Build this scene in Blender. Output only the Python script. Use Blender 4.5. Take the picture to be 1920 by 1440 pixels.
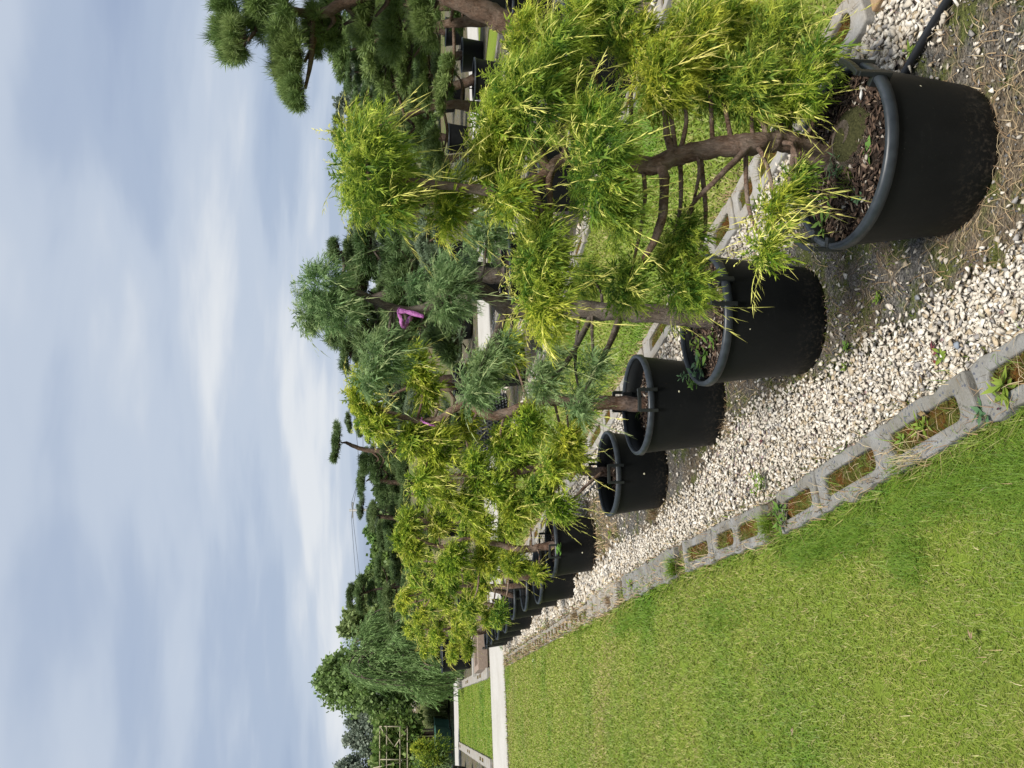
import bpy, bmesh, math, random
import numpy as np
from mathutils import Matrix, Vector

for o in list(bpy.data.objects):
    bpy.data.objects.remove(o, do_unlink=True)
SC = bpy.context.scene
COL = SC.collection
RNG = np.random.default_rng(7)
random.seed(7)

# ------------------------------------------------------------------ camera
# the phone was held upright but the picture is stored on its side: up is to the left
FPX, CAMH = 1560.0, 1.55
PITCH, YAW = math.radians(7.0), math.radians(23.0)
FWH = np.array([math.sin(YAW), math.cos(YAW), 0.0])
RGT = np.array([math.cos(YAW), -math.sin(YAW), 0.0])
ZUP = np.array([0, 0, 1.0])
FWD = FWH * math.cos(PITCH) - ZUP * math.sin(PITCH)
UPV = FWH * math.sin(PITCH) + ZUP * math.cos(PITCH)
cam_d = bpy.data.cameras.new('camera')
cam = bpy.data.objects.new('camera', cam_d)
COL.objects.link(cam)
M = Matrix.Identity(4)
for i in range(3):
    M[i][0], M[i][1], M[i][2] = -UPV[i], RGT[i], -FWD[i]
M[2][3] = CAMH
cam.matrix_world = M
cam_d.sensor_fit = 'HORIZONTAL'
cam_d.sensor_width = 36.0
cam_d.lens = FPX / 1920 * 36
cam_d.clip_start = 0.05
cam_d.clip_end = 2000
SC.camera = cam

# ------------------------------------------------------------------ light
SUN_EL, SUN_AZ = math.radians(63), math.radians(206)     # azimuth clockwise from +Y
w = bpy.data.worlds.new('World')
SC.world = w
w.use_nodes = True
nt = w.node_tree
nt.nodes.clear()
N = nt.nodes.new
out = N('ShaderNodeOutputWorld'); bg = N('ShaderNodeBackground')
sky = N('ShaderNodeTexSky'); sky.sky_type = 'NISHITA'; sky.sun_disc = False
sky.sun_elevation = SUN_EL; sky.sun_rotation = SUN_AZ
sky.air_density = 1.0; sky.dust_density = 1.6; sky.ozone_density = 1.2
tc = N('ShaderNodeTexCoord'); sep = N('ShaderNodeSeparateXYZ')
nt.links.new(tc.outputs['Generated'], sep.inputs[0])
def mth(op, a, b=None, c=None):
    n = N('ShaderNodeMath'); n.operation = op
    for i, x in enumerate((a, b, c)):
        if x is None: continue
        if isinstance(x, (int, float)): n.inputs[i].default_value = x
        else: nt.links.new(x, n.inputs[i])
    return n.outputs[0]
zz = mth('ADD', mth('MAXIMUM', sep.outputs[2], 0.0), 0.16)
dx = mth('SUBTRACT', mth('MULTIPLY', sep.outputs[0], float(RGT[0])), mth('MULTIPLY', sep.outputs[1], -float(RGT[1])))
dy = mth('ADD', mth('MULTIPLY', sep.outputs[0], float(FWH[0])), mth('MULTIPLY', sep.outputs[1], float(FWH[1])))
cx = mth('DIVIDE', dx, zz); cy = mth('DIVIDE', dy, zz)
comb = N('ShaderNodeCombineXYZ'); nt.links.new(cx, comb.inputs[0]); nt.links.new(cy, comb.inputs[1])
mp = N('ShaderNodeMapping'); mp.inputs['Rotation'].default_value = (0, 0, math.radians(-8))
mp.inputs['Scale'].default_value = (0.55, 1.0, 1)
mp.inputs['Location'].default_value = (3.1, 0.7, 0)
nt.links.new(comb.outputs[0], mp.inputs[0])
def noise(scale, det, rough, dist=0.0):
    n = N('ShaderNodeTexNoise'); n.inputs['Scale'].default_value = scale
    n.inputs['Detail'].default_value = det; n.inputs['Roughness'].default_value = rough
    n.inputs['Distortion'].default_value = dist
    nt.links.new(mp.outputs[0], n.inputs['Vector']); return n.outputs['Fac']
def ramp(fac, stops):
    r = N('ShaderNodeValToRGB'); r.color_ramp.interpolation = 'EASE'
    e = r.color_ramp.elements
    e[0].position, e[0].color = stops[0][0], (*stops[0][1], 1)
    e[1].position, e[1].color = stops[-1][0], (*stops[-1][1], 1)
    for p, c in stops[1:-1]:
        k = e.new(p); k.color = (*c, 1)
    nt.links.new(fac, r.inputs[0]); return r.outputs[0]
n1 = noise(1.0, 2, 0.4, 0.1); n2 = noise(2.7, 4, 0.5, 0.2)
mixn = mth('ADD', mth('MULTIPLY', n1, 0.66), mth('MULTIPLY', n2, 0.34))
cover = ramp(mixn, [(0.30, (0.86,)*3), (0.48, (0.95,)*3), (0.66, (0.99,)*3)])
shade = ramp(mixn, [(0.33, (1.95, 2.35, 3.2)), (0.44, (2.4, 2.85, 3.65)), (0.53, (3.05, 3.45, 4.1)), (0.65, (4.3, 4.5, 4.75))])
mx = N('ShaderNodeMix'); mx.data_type = 'RGBA'
nt.links.new(cover, mx.inputs[0]); nt.links.new(sky.outputs[0], mx.inputs[6]); nt.links.new(shade, mx.inputs[7])
nt.links.new(mx.outputs[2], bg.inputs[0])
bg.inputs[1].default_value = 0.08
nt.links.new(bg.outputs[0], out.inputs[0])

sl = bpy.data.lights.new('sun', 'SUN'); so = bpy.data.objects.new('sun', sl); COL.objects.link(so)
sl.energy = 3.0; sl.angle = math.radians(16); sl.color = (1.0, 0.955, 0.88)
sd = Vector((math.sin(SUN_AZ) * math.cos(SUN_EL), math.cos(SUN_AZ) * math.cos(SUN_EL), math.sin(SUN_EL)))
so.rotation_euler = sd.to_track_quat('Z', 'Y').to_euler()
vs = SC.view_settings
vs.view_transform = 'Standard'; vs.look = 'None'; vs.exposure = 1.15; vs.gamma = 1.0
vs.use_curve_mapping = False
SC.render.resolution_x, SC.render.resolution_y = 1024, 768
SC.render.engine = 'CYCLES'

# ------------------------------------------------------------------ helpers
CP = np.array([0, 0, CAMH])
def ray(px, py):
    return FWD + RGT * ((1440 - py - 720) / FPX) + UPV * ((960 - px) / FPX)
def at(px, py, fh):                       # the point seen at a pixel, fh metres ahead along the ground
    d = ray(px, py); return CP + d * (fh / d.dot(FWH))
def gnd(px, py, z=0.0):
    d = ray(px, py); return CP + d * ((z - CAMH) / d[2])
def link(o, parent=None):
    COL.objects.link(o)
    if parent is not None: o.parent = parent
    return o
def tag(o, label=None, cat=None, group=None, kind=None):
    if label: o['label'] = label
    if cat: o['category'] = cat
    if group: o['group'] = group
    if kind: o['kind'] = kind
    return o
def thing(name, label, cat, loc=(0, 0, 0), group=None, rz=0):
    o = bpy.data.objects.new(name, None); o.empty_display_size = 0.1
    o.location = loc; o.rotation_euler = (0, 0, rz)
    link(o); return tag(o, label, cat, group)
def raw_mesh(name, V, F, mat, col=None, smooth=False):
    V = np.asarray(V, np.float32).reshape(-1, 3)
    me = bpy.data.meshes.new(name)
    if isinstance(F, np.ndarray):
        k = F.shape[1]
        me.vertices.add(len(V)); me.vertices.foreach_set('co', V.ravel())
        me.loops.add(F.size); me.loops.foreach_set('vertex_index', F.ravel().astype(np.int32))
        me.polygons.add(len(F))
        me.polygons.foreach_set('loop_start', np.arange(0, F.size, k, dtype=np.int32))
        me.update(calc_edges=True)
    else:
        me.from_pydata(V.tolist(), [], F); me.update()
    if smooth:
        me.polygons.foreach_set('use_smooth', np.ones(len(me.polygons), bool))
    if col is not None:
        a = me.color_attributes.new('Col', 'FLOAT_COLOR', 'POINT')
        c = np.ones((len(V), 4), np.float32); c[:, :3] = col
        a.data.foreach_set('color', c.ravel())
    me.materials.append(mat)
    return me
def obj(name, me, parent=None, loc=None):
    o = bpy.data.objects.new(name, me)
    if loc is not None: o.location = loc
    return link(o, parent)
def bm_obj(name, bm, mat, parent=None, smooth=False, loc=None, bevel=0):
    me = bpy.data.meshes.new(name); bm.normal_update(); bm.to_mesh(me); bm.free()
    me.materials.append(mat)
    if smooth: me.polygons.foreach_set('use_smooth', np.ones(len(me.polygons), bool))
    o = obj(name, me, parent, loc)
    if bevel:
        b = o.modifiers.new('bevel', 'BEVEL'); b.width = bevel; b.segments = 2; b.limit_method = 'ANGLE'
    return o
def add_box(bm, x0, x1, y0, y1, z0, z1, rot=None, piv=None):
    r = bmesh.ops.create_cube(bm, size=1)
    for v in r['verts']:
        v.co = Vector(((x0 + x1) / 2 + v.co.x * (x1 - x0), (y0 + y1) / 2 + v.co.y * (y1 - y0), (z0 + z1) / 2 + v.co.z * (z1 - z0)))
    if rot is not None:
        bmesh.ops.rotate(bm, verts=r['verts'], cent=piv or Vector((0, 0, 0)), matrix=rot)
    return r['verts']

# ------------------------------------------------------------------ materials
class Mat:
    def __init__(s, name):
        s.m = bpy.data.materials.new(name); s.m.use_nodes = True
        s.t = s.m.node_tree; s.n = s.t.nodes; s.p = s.n['Principled BSDF']
        s.c = s.n.new('ShaderNodeTexCoord').outputs['Object']
    def N(s, t): return s.n.new(t)
    def L(s, a, b): s.t.links.new(a, b)
    def noise(s, scale, det=4, rough=0.55, vec=None, dist=0):
        n = s.N('ShaderNodeTexNoise'); n.inputs['Scale'].default_value = scale
        n.inputs['Detail'].default_value = det; n.inputs['Roughness'].default_value = rough
        n.inputs['Distortion'].default_value = dist
        s.L(vec or s.c, n.inputs['Vector']); return n.outputs['Fac']
    def vor(s, scale, feat='F1', vec=None, out='Distance'):
        n = s.N('ShaderNodeTexVoronoi'); n.feature = feat; n.inputs['Scale'].default_value = scale
        s.L(vec or s.c, n.inputs['Vector']); return n.outputs[out]
    def map(s, scale, loc=(0, 0, 0)):
        n = s.N('ShaderNodeMapping'); n.inputs['Scale'].default_value = scale; n.inputs['Location'].default_value = loc
        s.L(s.c, n.inputs[0]); return n.outputs[0]
    def ramp(s, fac, stops, interp='LINEAR'):
        r = s.N('ShaderNodeValToRGB'); e = r.color_ramp.elements; r.color_ramp.interpolation = interp
        f = lambda c: (c, c, c, 1) if isinstance(c, (int, float)) else (*c, 1)
        e[0].position, e[0].color = stops[0][0], f(stops[0][1])
        e[1].position, e[1].color = stops[-1][0], f(stops[-1][1])
        for p, c in stops[1:-1]: e.new(p).color = f(c)
        s.L(fac, r.inputs[0]); return r.outputs[0]
    def mix(s, fac, a, b, mode='MIX'):
        n = s.N('ShaderNodeMix'); n.data_type = 'RGBA'; n.blend_type = mode
        for i, x in ((0, fac), (6, a), (7, b)):
            if isinstance(x, (int, float)): n.inputs[i].default_value = x
            elif isinstance(x, tuple): n.inputs[i].default_value = (*x, 1)
            else: s.L(x, n.inputs[i])
        return n.outputs[2]
    def math(s, op, a, b=0.0):
        n = s.N('ShaderNodeMath'); n.operation = op
        for i, x in ((0, a), (1, b)):
            if isinstance(x, (int, float)): n.inputs[i].default_value = x
            else: s.L(x, n.inputs[i])
        return n.outputs[0]
    def col(s, x):
        if isinstance(x, tuple): s.p.inputs['Base Color'].default_value = (*x, 1)
        else: s.L(x, s.p.inputs['Base Color'])
        return s
    def rough(s, x, spec=0.5):
        if isinstance(x, (int, float)): s.p.inputs['Roughness'].default_value = x
        else: s.L(x, s.p.inputs['Roughness'])
        s.p.inputs['Specular IOR Level'].default_value = spec
        return s
    def bump(s, h, strength=0.5, dist=0.01):
        b = s.N('ShaderNodeBump'); b.inputs['Strength'].default_value = strength; b.inputs['Distance'].default_value = dist
        s.L(h, b.inputs['Height']); s.L(b.outputs[0], s.p.inputs['Normal']); return s

def foliage_mat(name, trans=0.3, rough=0.6, tint=1.0):
    m = Mat(name)
    a = m.N('ShaderNodeAttribute'); a.attribute_name = 'Col'
    hv = m.N('ShaderNodeHueSaturation'); hv.inputs['Value'].default_value = tint
    oi = m.N('ShaderNodeObjectInfo')
    m.L(m.math('ADD', m.math('MULTIPLY', oi.outputs['Random'], 0.022), 0.489), hv.inputs['Hue'])
    m.L(a.outputs['Color'], hv.inputs['Color'])
    m.col(hv.outputs[0]).rough(rough, 0.25)
    tr = m.N('ShaderNodeBsdfTranslucent'); m.L(hv.outputs[0], tr.inputs[0])
    mx = m.N('ShaderNodeMixShader'); mx.inputs[0].default_value = trans
    m.L(m.p.outputs[0], mx.inputs[1]); m.L(tr.outputs[0], mx.inputs[2])
    m.L(mx.outputs[0], m.n['Material Output'].inputs['Surface'])
    return m.m
M_FOL = foliage_mat('juniper foliage', 0.45)
M_NEEDLE = foliage_mat('pine needles', 0.25, 0.5)
M_LEAF = foliage_mat('leaves', 0.42, 0.5)
M_GRASS = foliage_mat('grass blades', 0.35, 0.5)
M_STRAW = foliage_mat('dry straw', 0.15, 0.8)

def bark_mat(name, dark, light, grey):
    m = Mat(name)
    v = m.map((1, 1, 0.35))
    n = m.noise(75, 7, 0.7, v, 1.6); n2 = m.noise(11, 4, 0.6)
    c = m.ramp(n, [(0.32, dark), (0.55, light), (0.75, grey)])
    c = m.mix(m.ramp(n2, [(0.42, 0.0), (0.66, 0.65)]), c, grey)
    m.col(c).rough(0.9, 0.2).bump(m.math('ADD', n, m.math('MULTIPLY', m.vor(45, 'F1', v), 0.7)), 1.0, 0.012)
    return m.m
M_BARK = bark_mat('juniper bark', (0.030, 0.018, 0.012), (0.165, 0.098, 0.066), (0.30, 0.24, 0.20))
M_BARKG = bark_mat('grey bark', (0.035, 0.026, 0.02), (0.11, 0.085, 0.065), (0.19, 0.165, 0.14))
M_BARKP = bark_mat('pine bark', (0.028, 0.018, 0.012), (0.11, 0.067, 0.044), (0.17, 0.13, 0.10))

def pot_mat():
    m = Mat('black plastic')
    n = m.noise(7, 3, 0.6); d = m.noise(220, 2, 0.5)
    c = m.mix(m.ramp(n, [(0.35, 0.0), (0.7, 0.5)]), (0.0042, 0.0050, 0.0055), (0.0085, 0.0092, 0.0090))
    c = m.mix(m.ramp(d, [(0.72, 0.0), (0.80, 0.55)]), c, (0.09, 0.085, 0.07))
    sz = m.N('ShaderNodeSeparateXYZ'); m.L(m.c, sz.inputs[0])
    mud = m.math('MULTIPLY', m.ramp(sz.outputs[2], [(0.0, 1.0), (0.13, 0.0)]), m.ramp(m.noise(75, 6, 0.7), [(0.5, 0.0), (0.66, 0.6)]))
    c = m.mix(mud, c, (0.085, 0.07, 0.052))
    scf = m.ramp(m.noise(12, 6, 0.7, m.map((1, 1, 4.5))), [(0.60, 0.0), (0.72, 0.22)])
    c = m.mix(scf, c, (0.028, 0.029, 0.028))
    m.col(c).rough(m.ramp(n, [(0.3, 0.46), (0.7, 0.62)]), 0.18).bump(m.noise(90, 3, 0.5), 0.06, 0.004)
    return m.m
M_POT = pot_mat()
m = Mat('grey black rim plastic'); m.col(m.ramp(m.noise(30, 4), [(0.3, (0.014, 0.018, 0.023)), (0.75, (0.032, 0.039, 0.047))])).rough(0.42, 0.4); M_RIM = m.m
m = Mat('black handle plastic'); m.col((0.010, 0.012, 0.012)).rough(0.4, 0.5); M_HANDLE = m.m

def soil_mat():
    m = Mat('potting soil')
    n = m.noise(45, 6, 0.7); v = m.vor(95, 'F1', None, 'Color')
    bw = m.N('ShaderNodeRGBToBW'); m.L(v, bw.inputs[0]); v = bw.outputs[0]
    c = m.mix(0.55, m.ramp(n, [(0.3, (0.012, 0.008, 0.006)), (0.6, (0.05, 0.033, 0.024)), (0.8, (0.11, 0.08, 0.06))]), v, 'MULTIPLY')
    m.col(c).rough(0.95, 0.15).bump(m.math('ADD', n, m.vor(95)), 1.0, 0.015); return m.m
M_SOIL = soil_mat()

def vcol_mat(name, rough=0.9, scale=60, amt=0.25, bump=0.4):
    m = Mat(name)
    a = m.N('ShaderNodeAttribute'); a.attribute_name = 'Col'
    n = m.noise(scale, 5, 0.6)
    c = m.mix(amt, a.outputs['Color'], m.ramp(n, [(0.3, 0.35), (0.7, 1.0)]), 'MULTIPLY')
    m.col(c).rough(rough, 0.25).bump(n, bump, 0.004); return m.m
M_STONE = vcol_mat('white limestone gravel')
M_CHIP = vcol_mat('bark chips', 0.95)

def concrete_mat(name, base=(0.265, 0.265, 0.26), stain=(0.19, 0.165, 0.125), chips=True, stain_amt=0.5, scale=1.0):
    m = Mat(name)
    n = m.noise(9 * scale, 5, 0.6); f = m.noise(140, 5, 0.6)
    c = m.mix(m.ramp(n, [(0.35, 0.0), (0.72, stain_amt)]), base, stain)
    c = m.mix(0.55, c, m.ramp(f, [(0.25, 0.55), (0.7, 1.05)]), 'MULTIPLY')
    h = f
    if chips:
        vc = m.N('ShaderNodeTexVoronoi'); vc.inputs['Scale'].default_value = 74; vc.inputs['Randomness'].default_value = 1
        dn = m.N('ShaderNodeTexNoise'); dn.inputs['Scale'].default_value = 70; dn.inputs['Detail'].default_value = 3; m.L(m.c, dn.inputs['Vector'])
        va = m.N('ShaderNodeVectorMath'); va.operation = 'MULTIPLY_ADD'; va.inputs[1].default_value = (0.012,) * 3; m.L(dn.outputs['Color'], va.inputs[0]); m.L(m.c, va.inputs[2])
        m.L(va.outputs[0], vc.inputs['Vector']); vc.distance = 'MANHATTAN'
        sel = m.ramp(m.math('MULTIPLY', vc.outputs['Color'], 1.0), [(0.60, 0.0), (0.64, 1.0)])
        near = m.ramp(vc.outputs['Distance'], [(0.44, 1.0), (0.52, 0.0)])
        k = m.math('MULTIPLY', sel, near)
        c = m.mix(k, c, (0.085, 0.09, 0.105))
    m.col(c).rough(0.9, 0.2).bump(h, 0.5, 0.004); return m.m
M_CONC = concrete_mat('speckled concrete', (0.215, 0.215, 0.21), (0.125, 0.112, 0.08), True, 0.8)
M_CONC_T = concrete_mat('rust stained concrete', (0.28, 0.235, 0.17), (0.30, 0.16, 0.055), False, 1.0, 0.8)
M_CONC_P = concrete_mat('pale concrete', (0.30, 0.29, 0.27), (0.235, 0.20, 0.15), False, 0.85)

def path_mat():
    m = Mat('white concrete path')
    n = m.noise(1.1, 6, 0.6); f = m.noise(25, 6, 0.65)
    c = m.mix(m.ramp(n, [(0.4, 0.0), (0.75, 0.5)]), (0.40, 0.385, 0.355), (0.26, 0.24, 0.205))
    c = m.mix(0.35, c, m.ramp(f, [(0.3, 0.6), (0.65, 1.0)]), 'MULTIPLY')
    m.col(c).rough(0.9, 0.2).bump(f, 0.3, 0.01); return m.m
M_PATH = path_mat()

def bed_mat():
    m = Mat('weathered bed gravel and moss')
    n = m.noise(2.6, 5, 0.65); g = m.noise(85, 5, 0.7); mo = m.noise(6.5, 6, 0.68)
    bw = m.N('ShaderNodeRGBToBW'); m.L(m.vor(120, 'F1', None, 'Color'), bw.inputs[0]); vc = bw.outputs[0]
    c = m.ramp(g, [(0.28, (0.028, 0.027, 0.025)), (0.5, (0.10, 0.095, 0.086)), (0.72, (0.29, 0.27, 0.24))])
    c = m.mix(0.5, c, vc, 'OVERLAY')
    c = m.mix(m.ramp(n, [(0.40, 0.0), (0.58, 0.75)]), c, m.ramp(g, [(0.3, (0.055, 0.040, 0.026)), (0.7, (0.22, 0.165, 0.10))]))
    c = m.mix(m.ramp(mo, [(0.50, 0.0), (0.60, 0.85)]), c, m.ramp(g, [(0.3, (0.030, 0.042, 0.008)), (0.7, (0.13, 0.15, 0.03))]))
    m.col(c).rough(0.95, 0.15).bump(m.math('ADD', g, m.vor(120)), 0.9, 0.012); return m.m
M_BED = bed_mat()
def gravel_bed_mat():
    m = Mat('pale gravel base')
    v = m.vor(55, 'F1', None, 'Color'); d = m.vor(55)
    c = m.mix(0.35, (0.42, 0.37, 0.30), v, 'MULTIPLY')
    c = m.mix(m.ramp(d, [(0.3, 0.0), (0.7, 0.9)]), c, (0.10, 0.085, 0.065))
    m.col(c).rough(0.9).bump(d, 1.0, -0.02); return m.m
M_GBASE = gravel_bed_mat()
def earth_mat():
    m = Mat('earth and rough grass')
    n = m.noise(0.7, 6, 0.65); g = m.noise(30, 5, 0.7)
    c = m.mix(m.ramp(n, [(0.4, 0.0), (0.6, 1.0)]), m.ramp(g, [(0.3, (0.06, 0.045, 0.03)), (0.7, (0.19, 0.15, 0.10))]),
              m.ramp(g, [(0.3, (0.03, 0.055, 0.012)), (0.7, (0.11, 0.15, 0.035))]))
    m.col(c).rough(0.95, 0.1).bump(g, 0.8, 0.03); return m.m
M_EARTH = earth_mat()
def lawn_mat():
    m = Mat('lawn thatch')
    n = m.noise(2.2, 5, 0.6); g = m.noise(130, 4, 0.7); st = m.noise(0.55, 4, 0.6)
    a = m.ramp(g, [(0.3, (0.10, 0.145, 0.016)), (0.7, (0.23, 0.295, 0.042))])
    b = m.ramp(g, [(0.3, (0.13, 0.115, 0.04)), (0.7, (0.31, 0.30, 0.085))])
    c = m.mix(m.ramp(n, [(0.45, 0.0), (0.75, 0.6)]), a, b)
    c = m.mix(m.ramp(st, [(0.4, 0.0), (0.7, 0.4)]), c, m.ramp(g, [(0.3, (0.07, 0.135, 0.012)), (0.7, (0.16, 0.26, 0.025))]))
    m.col(c).rough(0.9, 0.1).bump(g, 0.8, 0.02); return m.m
M_LAWN = lawn_mat()
m = Mat('moss'); g = m.noise(120, 5, 0.7); n = m.noise(16, 4, 0.6)
c = m.mix(m.ramp(n, [(0.42, 0.0), (0.6, 1.0)]), m.ramp(g, [(0.3, (0.035, 0.045, 0.008)), (0.7, (0.13, 0.135, 0.025))]), m.ramp(g, [(0.3, (0.05, 0.02, 0.006)), (0.7, (0.19, 0.085, 0.02))]))
m.col(c).rough(1.0, 0.1).bump(g, 1.0, 0.02); M_MOSS = m.m
m = Mat('root fibre'); g = m.noise(140, 5, 0.7); m.col(m.ramp(g, [(0.3, (0.022, 0.024, 0.010)), (0.7, (0.085, 0.085, 0.035))])).rough(1.0, 0.1).bump(g, 1.0, 0.015); M_ROOT = m.m
m = Mat('black hose'); m.col((0.010, 0.011, 0.013)).rough(0.4); M_HOSE = m.m
m = Mat('pink plastic ribbon'); m.col(m.ramp(m.noise(160), [(0.3, (0.26, 0.06, 0.24)), (0.7, (0.46, 0.15, 0.42))])).rough(0.35).bump(m.noise(200), 1.0, .004); M_PINK = m.m
m = Mat('galvanised pole'); m.col((0.22, 0.22, 0.21)).rough(0.5); M_POLE = m.m
m = Mat('bamboo cane'); m.col(m.ramp(m.noise(14), [(0.3, (0.22, 0.18, 0.11)), (0.7, (0.36, 0.33, 0.25))])).rough(0.7); M_CANE = m.m
m = Mat('old timber'); m.col(m.ramp(m.noise(20, 5, 0.6, m.map((1, 12, 12))), [(0.3, (0.12, 0.085, 0.06)), (0.7, (0.32, 0.25, 0.2))])).rough(0.9); M_WOOD = m.m
m = Mat('green tub plastic'); m.col(m.ramp(m.noise(6), [(0.3, (0.02, 0.065, 0.045)), (0.7, (0.045, 0.12, 0.085))])).rough(0.5); M_GREEN = m.m
m = Mat('pond water'); m.col((0.02, 0.025, 0.015)).rough(0.06).bump(m.noise(12, 3), 0.15, 0.02); M_WATER = m.m
m = Mat('white card'); m.col((0.75, 0.75, 0.75)).rough(0.5); M_WHITE = m.m
m = Mat('red card'); m.col((0.55, 0.03, 0.03)).rough(0.5); M_RED = m.m
m = Mat('grey lettering'); m.col((0.10, 0.13, 0.22)).rough(0.6); M_INK = m.m
m = Mat('galvanised sheet'); m.col((0.25, 0.27, 0.29)).rough(0.55); M_SHEET = m.m
# ---- second half appended below

# ------------------------------------------------------------------ mesh generators
def unit(v): v = np.asarray(v, float); return v / (np.linalg.norm(v) + 1e-12)
def catmull(P, n):
    P = np.asarray(P, float); Q = np.vstack([2 * P[0] - P[1], P, 2 * P[-1] - P[-2]])
    outp = []
    for i in range(len(P) - 1):
        p0, p1, p2, p3 = Q[i:i + 4]
        for k in range(n):
            t = k / n
            outp.append(0.5 * ((2 * p1) + (-p0 + p2) * t + (2 * p0 - 5 * p1 + 4 * p2 - p3) * t * t + (-p0 + 3 * p1 - 3 * p2 + p3) * t ** 3))
    outp.append(P[-1]); return np.array(outp)
def tube(P, R, sides=8, rough=0.0, n=5, cap=True, rng=None):
    rng = rng or RNG
    C = catmull(P, n) if n > 1 else np.asarray(P, float)
    t = np.linspace(0, 1, len(C)); R = np.interp(t, np.linspace(0, 1, len(R)), R)
    V, F = [], []
    a = np.array([1.0, 0.13, 0.07]); ph = rng.uniform(0, 6.28, 4)
    for i, p in enumerate(C):
        d = unit(C[min(i + 1, len(C) - 1)] - C[max(i - 1, 0)])
        s = unit(np.cross(d, a)) if abs(d.dot(a)) < 0.97 else unit(np.cross(d, [0, 1, 0]))
        q = np.cross(d, s)
        for k in range(sides):
            th = 2 * math.pi * k / sides
            rr = R[i] * (1 + rough * (0.6 * math.sin(3 * th + ph[0] + i * 0.35) + 0.5 * math.sin(i * 1.3 + ph[1] + th) + rng.uniform(-0.5, 0.5)))
            V.append(p + rr * (math.cos(th) * s + math.sin(th) * q))
    for i in range(len(C) - 1):
        for k in range(sides):
            b = i * sides; k2 = (k + 1) % sides
            F.append((b + k, b + k2, b + sides + k2, b + sides + k))
    if cap:
        F.append(tuple(range(sides))[::-1]); e = (len(C) - 1) * sides; F.append(tuple(range(e, e + sides)))
    return np.array(V), F
def tube_obj(name, P, R, mat, parent=None, sides=8, rough=0.0, n=5):
    V, F = tube(P, R, sides, rough, n)
    return obj(name, raw_mesh(name, V, F, mat, smooth=True), parent)

class Blades:                               # collects thin diamond blades
    def __init__(s): s.V, s.F, s.T, s.n = [], [], [], 0
    def add(s, p0, p1, w, nrm, t0, t1, mid=0.33):
        p0, p1 = np.asarray(p0, float), np.asarray(p1, float)
        side = unit(np.cross(p1 - p0, nrm)) * w / 2
        m = p0 + (p1 - p0) * mid
        s.V += [p0, m + side, p1, m - side]
        s.T += [t0, t0 + (t1 - t0) * mid, t1, t0 + (t1 - t0) * mid]
        b = s.n; s.F += [(b, b + 1, b + 3), (b + 3, b + 1, b + 2)]; s.n += 4
    def get(s): return np.array(s.V), np.array(s.F, np.int32), np.array(s.T)

def spray_template(rng, n_side=8, sub=2, spread=0.34, width=0.034, ang=38):
    B = Blades()
    pts = [np.array([0.0, 0, 0])]
    bend = rng.uniform(-0.28, 0.28, 2)
    stem = lambda t: np.array([bend[0] * t * t, bend[1] * t * t, t])
    B.add(stem(0), stem(0.55), width * 0.9, (0, 1, 0), 0.0, 0.5); B.add(stem(0.5), stem(1.0), width, (0, 1, 0), 0.5, 1.0)
    for i in range(n_side):
        t = 0.16 + 0.76 * i / n_side + rng.uniform(-0.03, 0.03)
        sgn = 1 if i % 2 else -1
        L = spread * (1.05 - 0.62 * t) * rng.uniform(0.75, 1.2)
        a = math.radians(ang + rng.uniform(-10, 10)); tw = rng.uniform(-0.75, 0.75)
        d = np.array([sgn * math.sin(a) * math.cos(tw), math.sin(a) * math.sin(tw), math.cos(a)])
        p = stem(t); e = p + d * L
        nrm = unit(np.cross(d, rng.normal(size=3)))
        B.add(p, e, width * rng.uniform(0.8, 1.15), nrm, t, min(1.0, t + L * 0.95))
        for j in range(sub):
            u = 0.3 + 0.45 * j / max(1, sub - 1) if sub > 1 else 0.45
            q = p + d * L * u; s2 = 1 if (j + i) % 2 else -1
            d2 = unit(d * 0.8 + np.array([0, 0, 0.45]) + s2 * np.cross(d, (0, 1, 0.2)) * 0.65 + rng.normal(size=3) * 0.15)
            B.add(q, q + d2 * L * rng.uniform(0.30, 0.48), width * 0.85, rng.normal(size=3), t + L * u * 0.8, min(1.0, t + L * (u + 0.5)))
    return B.get()
def whip_template(rng, n_side=9):
    B = Blades(); bend = rng.uniform(-0.25, 0.25, 2)
    stem = lambda t: np.array([bend[0] * t * t, bend[1] * t * t, t])
    for k in range(4): B.add(stem(k / 4), stem((k + 1.15) / 4), 0.017, (0, 1, 0), k / 4, (k + 1) / 4)
    for i in range(n_side):
        t = 0.22 + 0.7 * i / n_side; sgn = 1 if i % 2 else -1
        L = 0.20 * (1.1 - 0.75 * t) * rng.uniform(0.6, 1.3); a = math.radians(24 + rng.uniform(-8, 10)); tw = rng.uniform(-1, 1)
        d = np.array([sgn * math.sin(a) * math.cos(tw), math.sin(a) * math.sin(tw), math.cos(a)])
        B.add(stem(t), stem(t) + d * L, 0.019, rng.normal(size=3), t, min(1, t + L))
    return B.get()
def needle_template(rng, n=16, width=0.05, up=0.5, spread=1.0):
    B = Blades()
    for i in range(n):
        d = unit(np.array([rng.normal() * spread, rng.normal() * spread, abs(rng.normal()) * 0.6 + up]))
        p = np.array([0, 0, rng.uniform(-0.25, 0.2)])
        B.add(p, p + d * rng.uniform(0.7, 1.05), width, rng.normal(size=3), 0.0, 1.0, 0.5)
    return B.get()
_r = np.random.default_rng(3)
SPR_HI = [spray_template(_r, 11, 2, 0.40, 0.026, 33) for _ in range(6)]
SPR_MD = [spray_template(_r, 10, 0, 0.42, 0.050, 34) for _ in range(5)]
SPR_LO = [spray_template(_r, 6, 0, 0.38, 0.085) for _ in range(4)]
WHIP = [whip_template(_r) for _ in range(5)]
NEED_HI = [needle_template(_r, 20, 0.045) for _ in range(5)]
NEED_LO = [needle_template(_r, 11, 0.085) for _ in range(5)]
LEAFT = []
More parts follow.
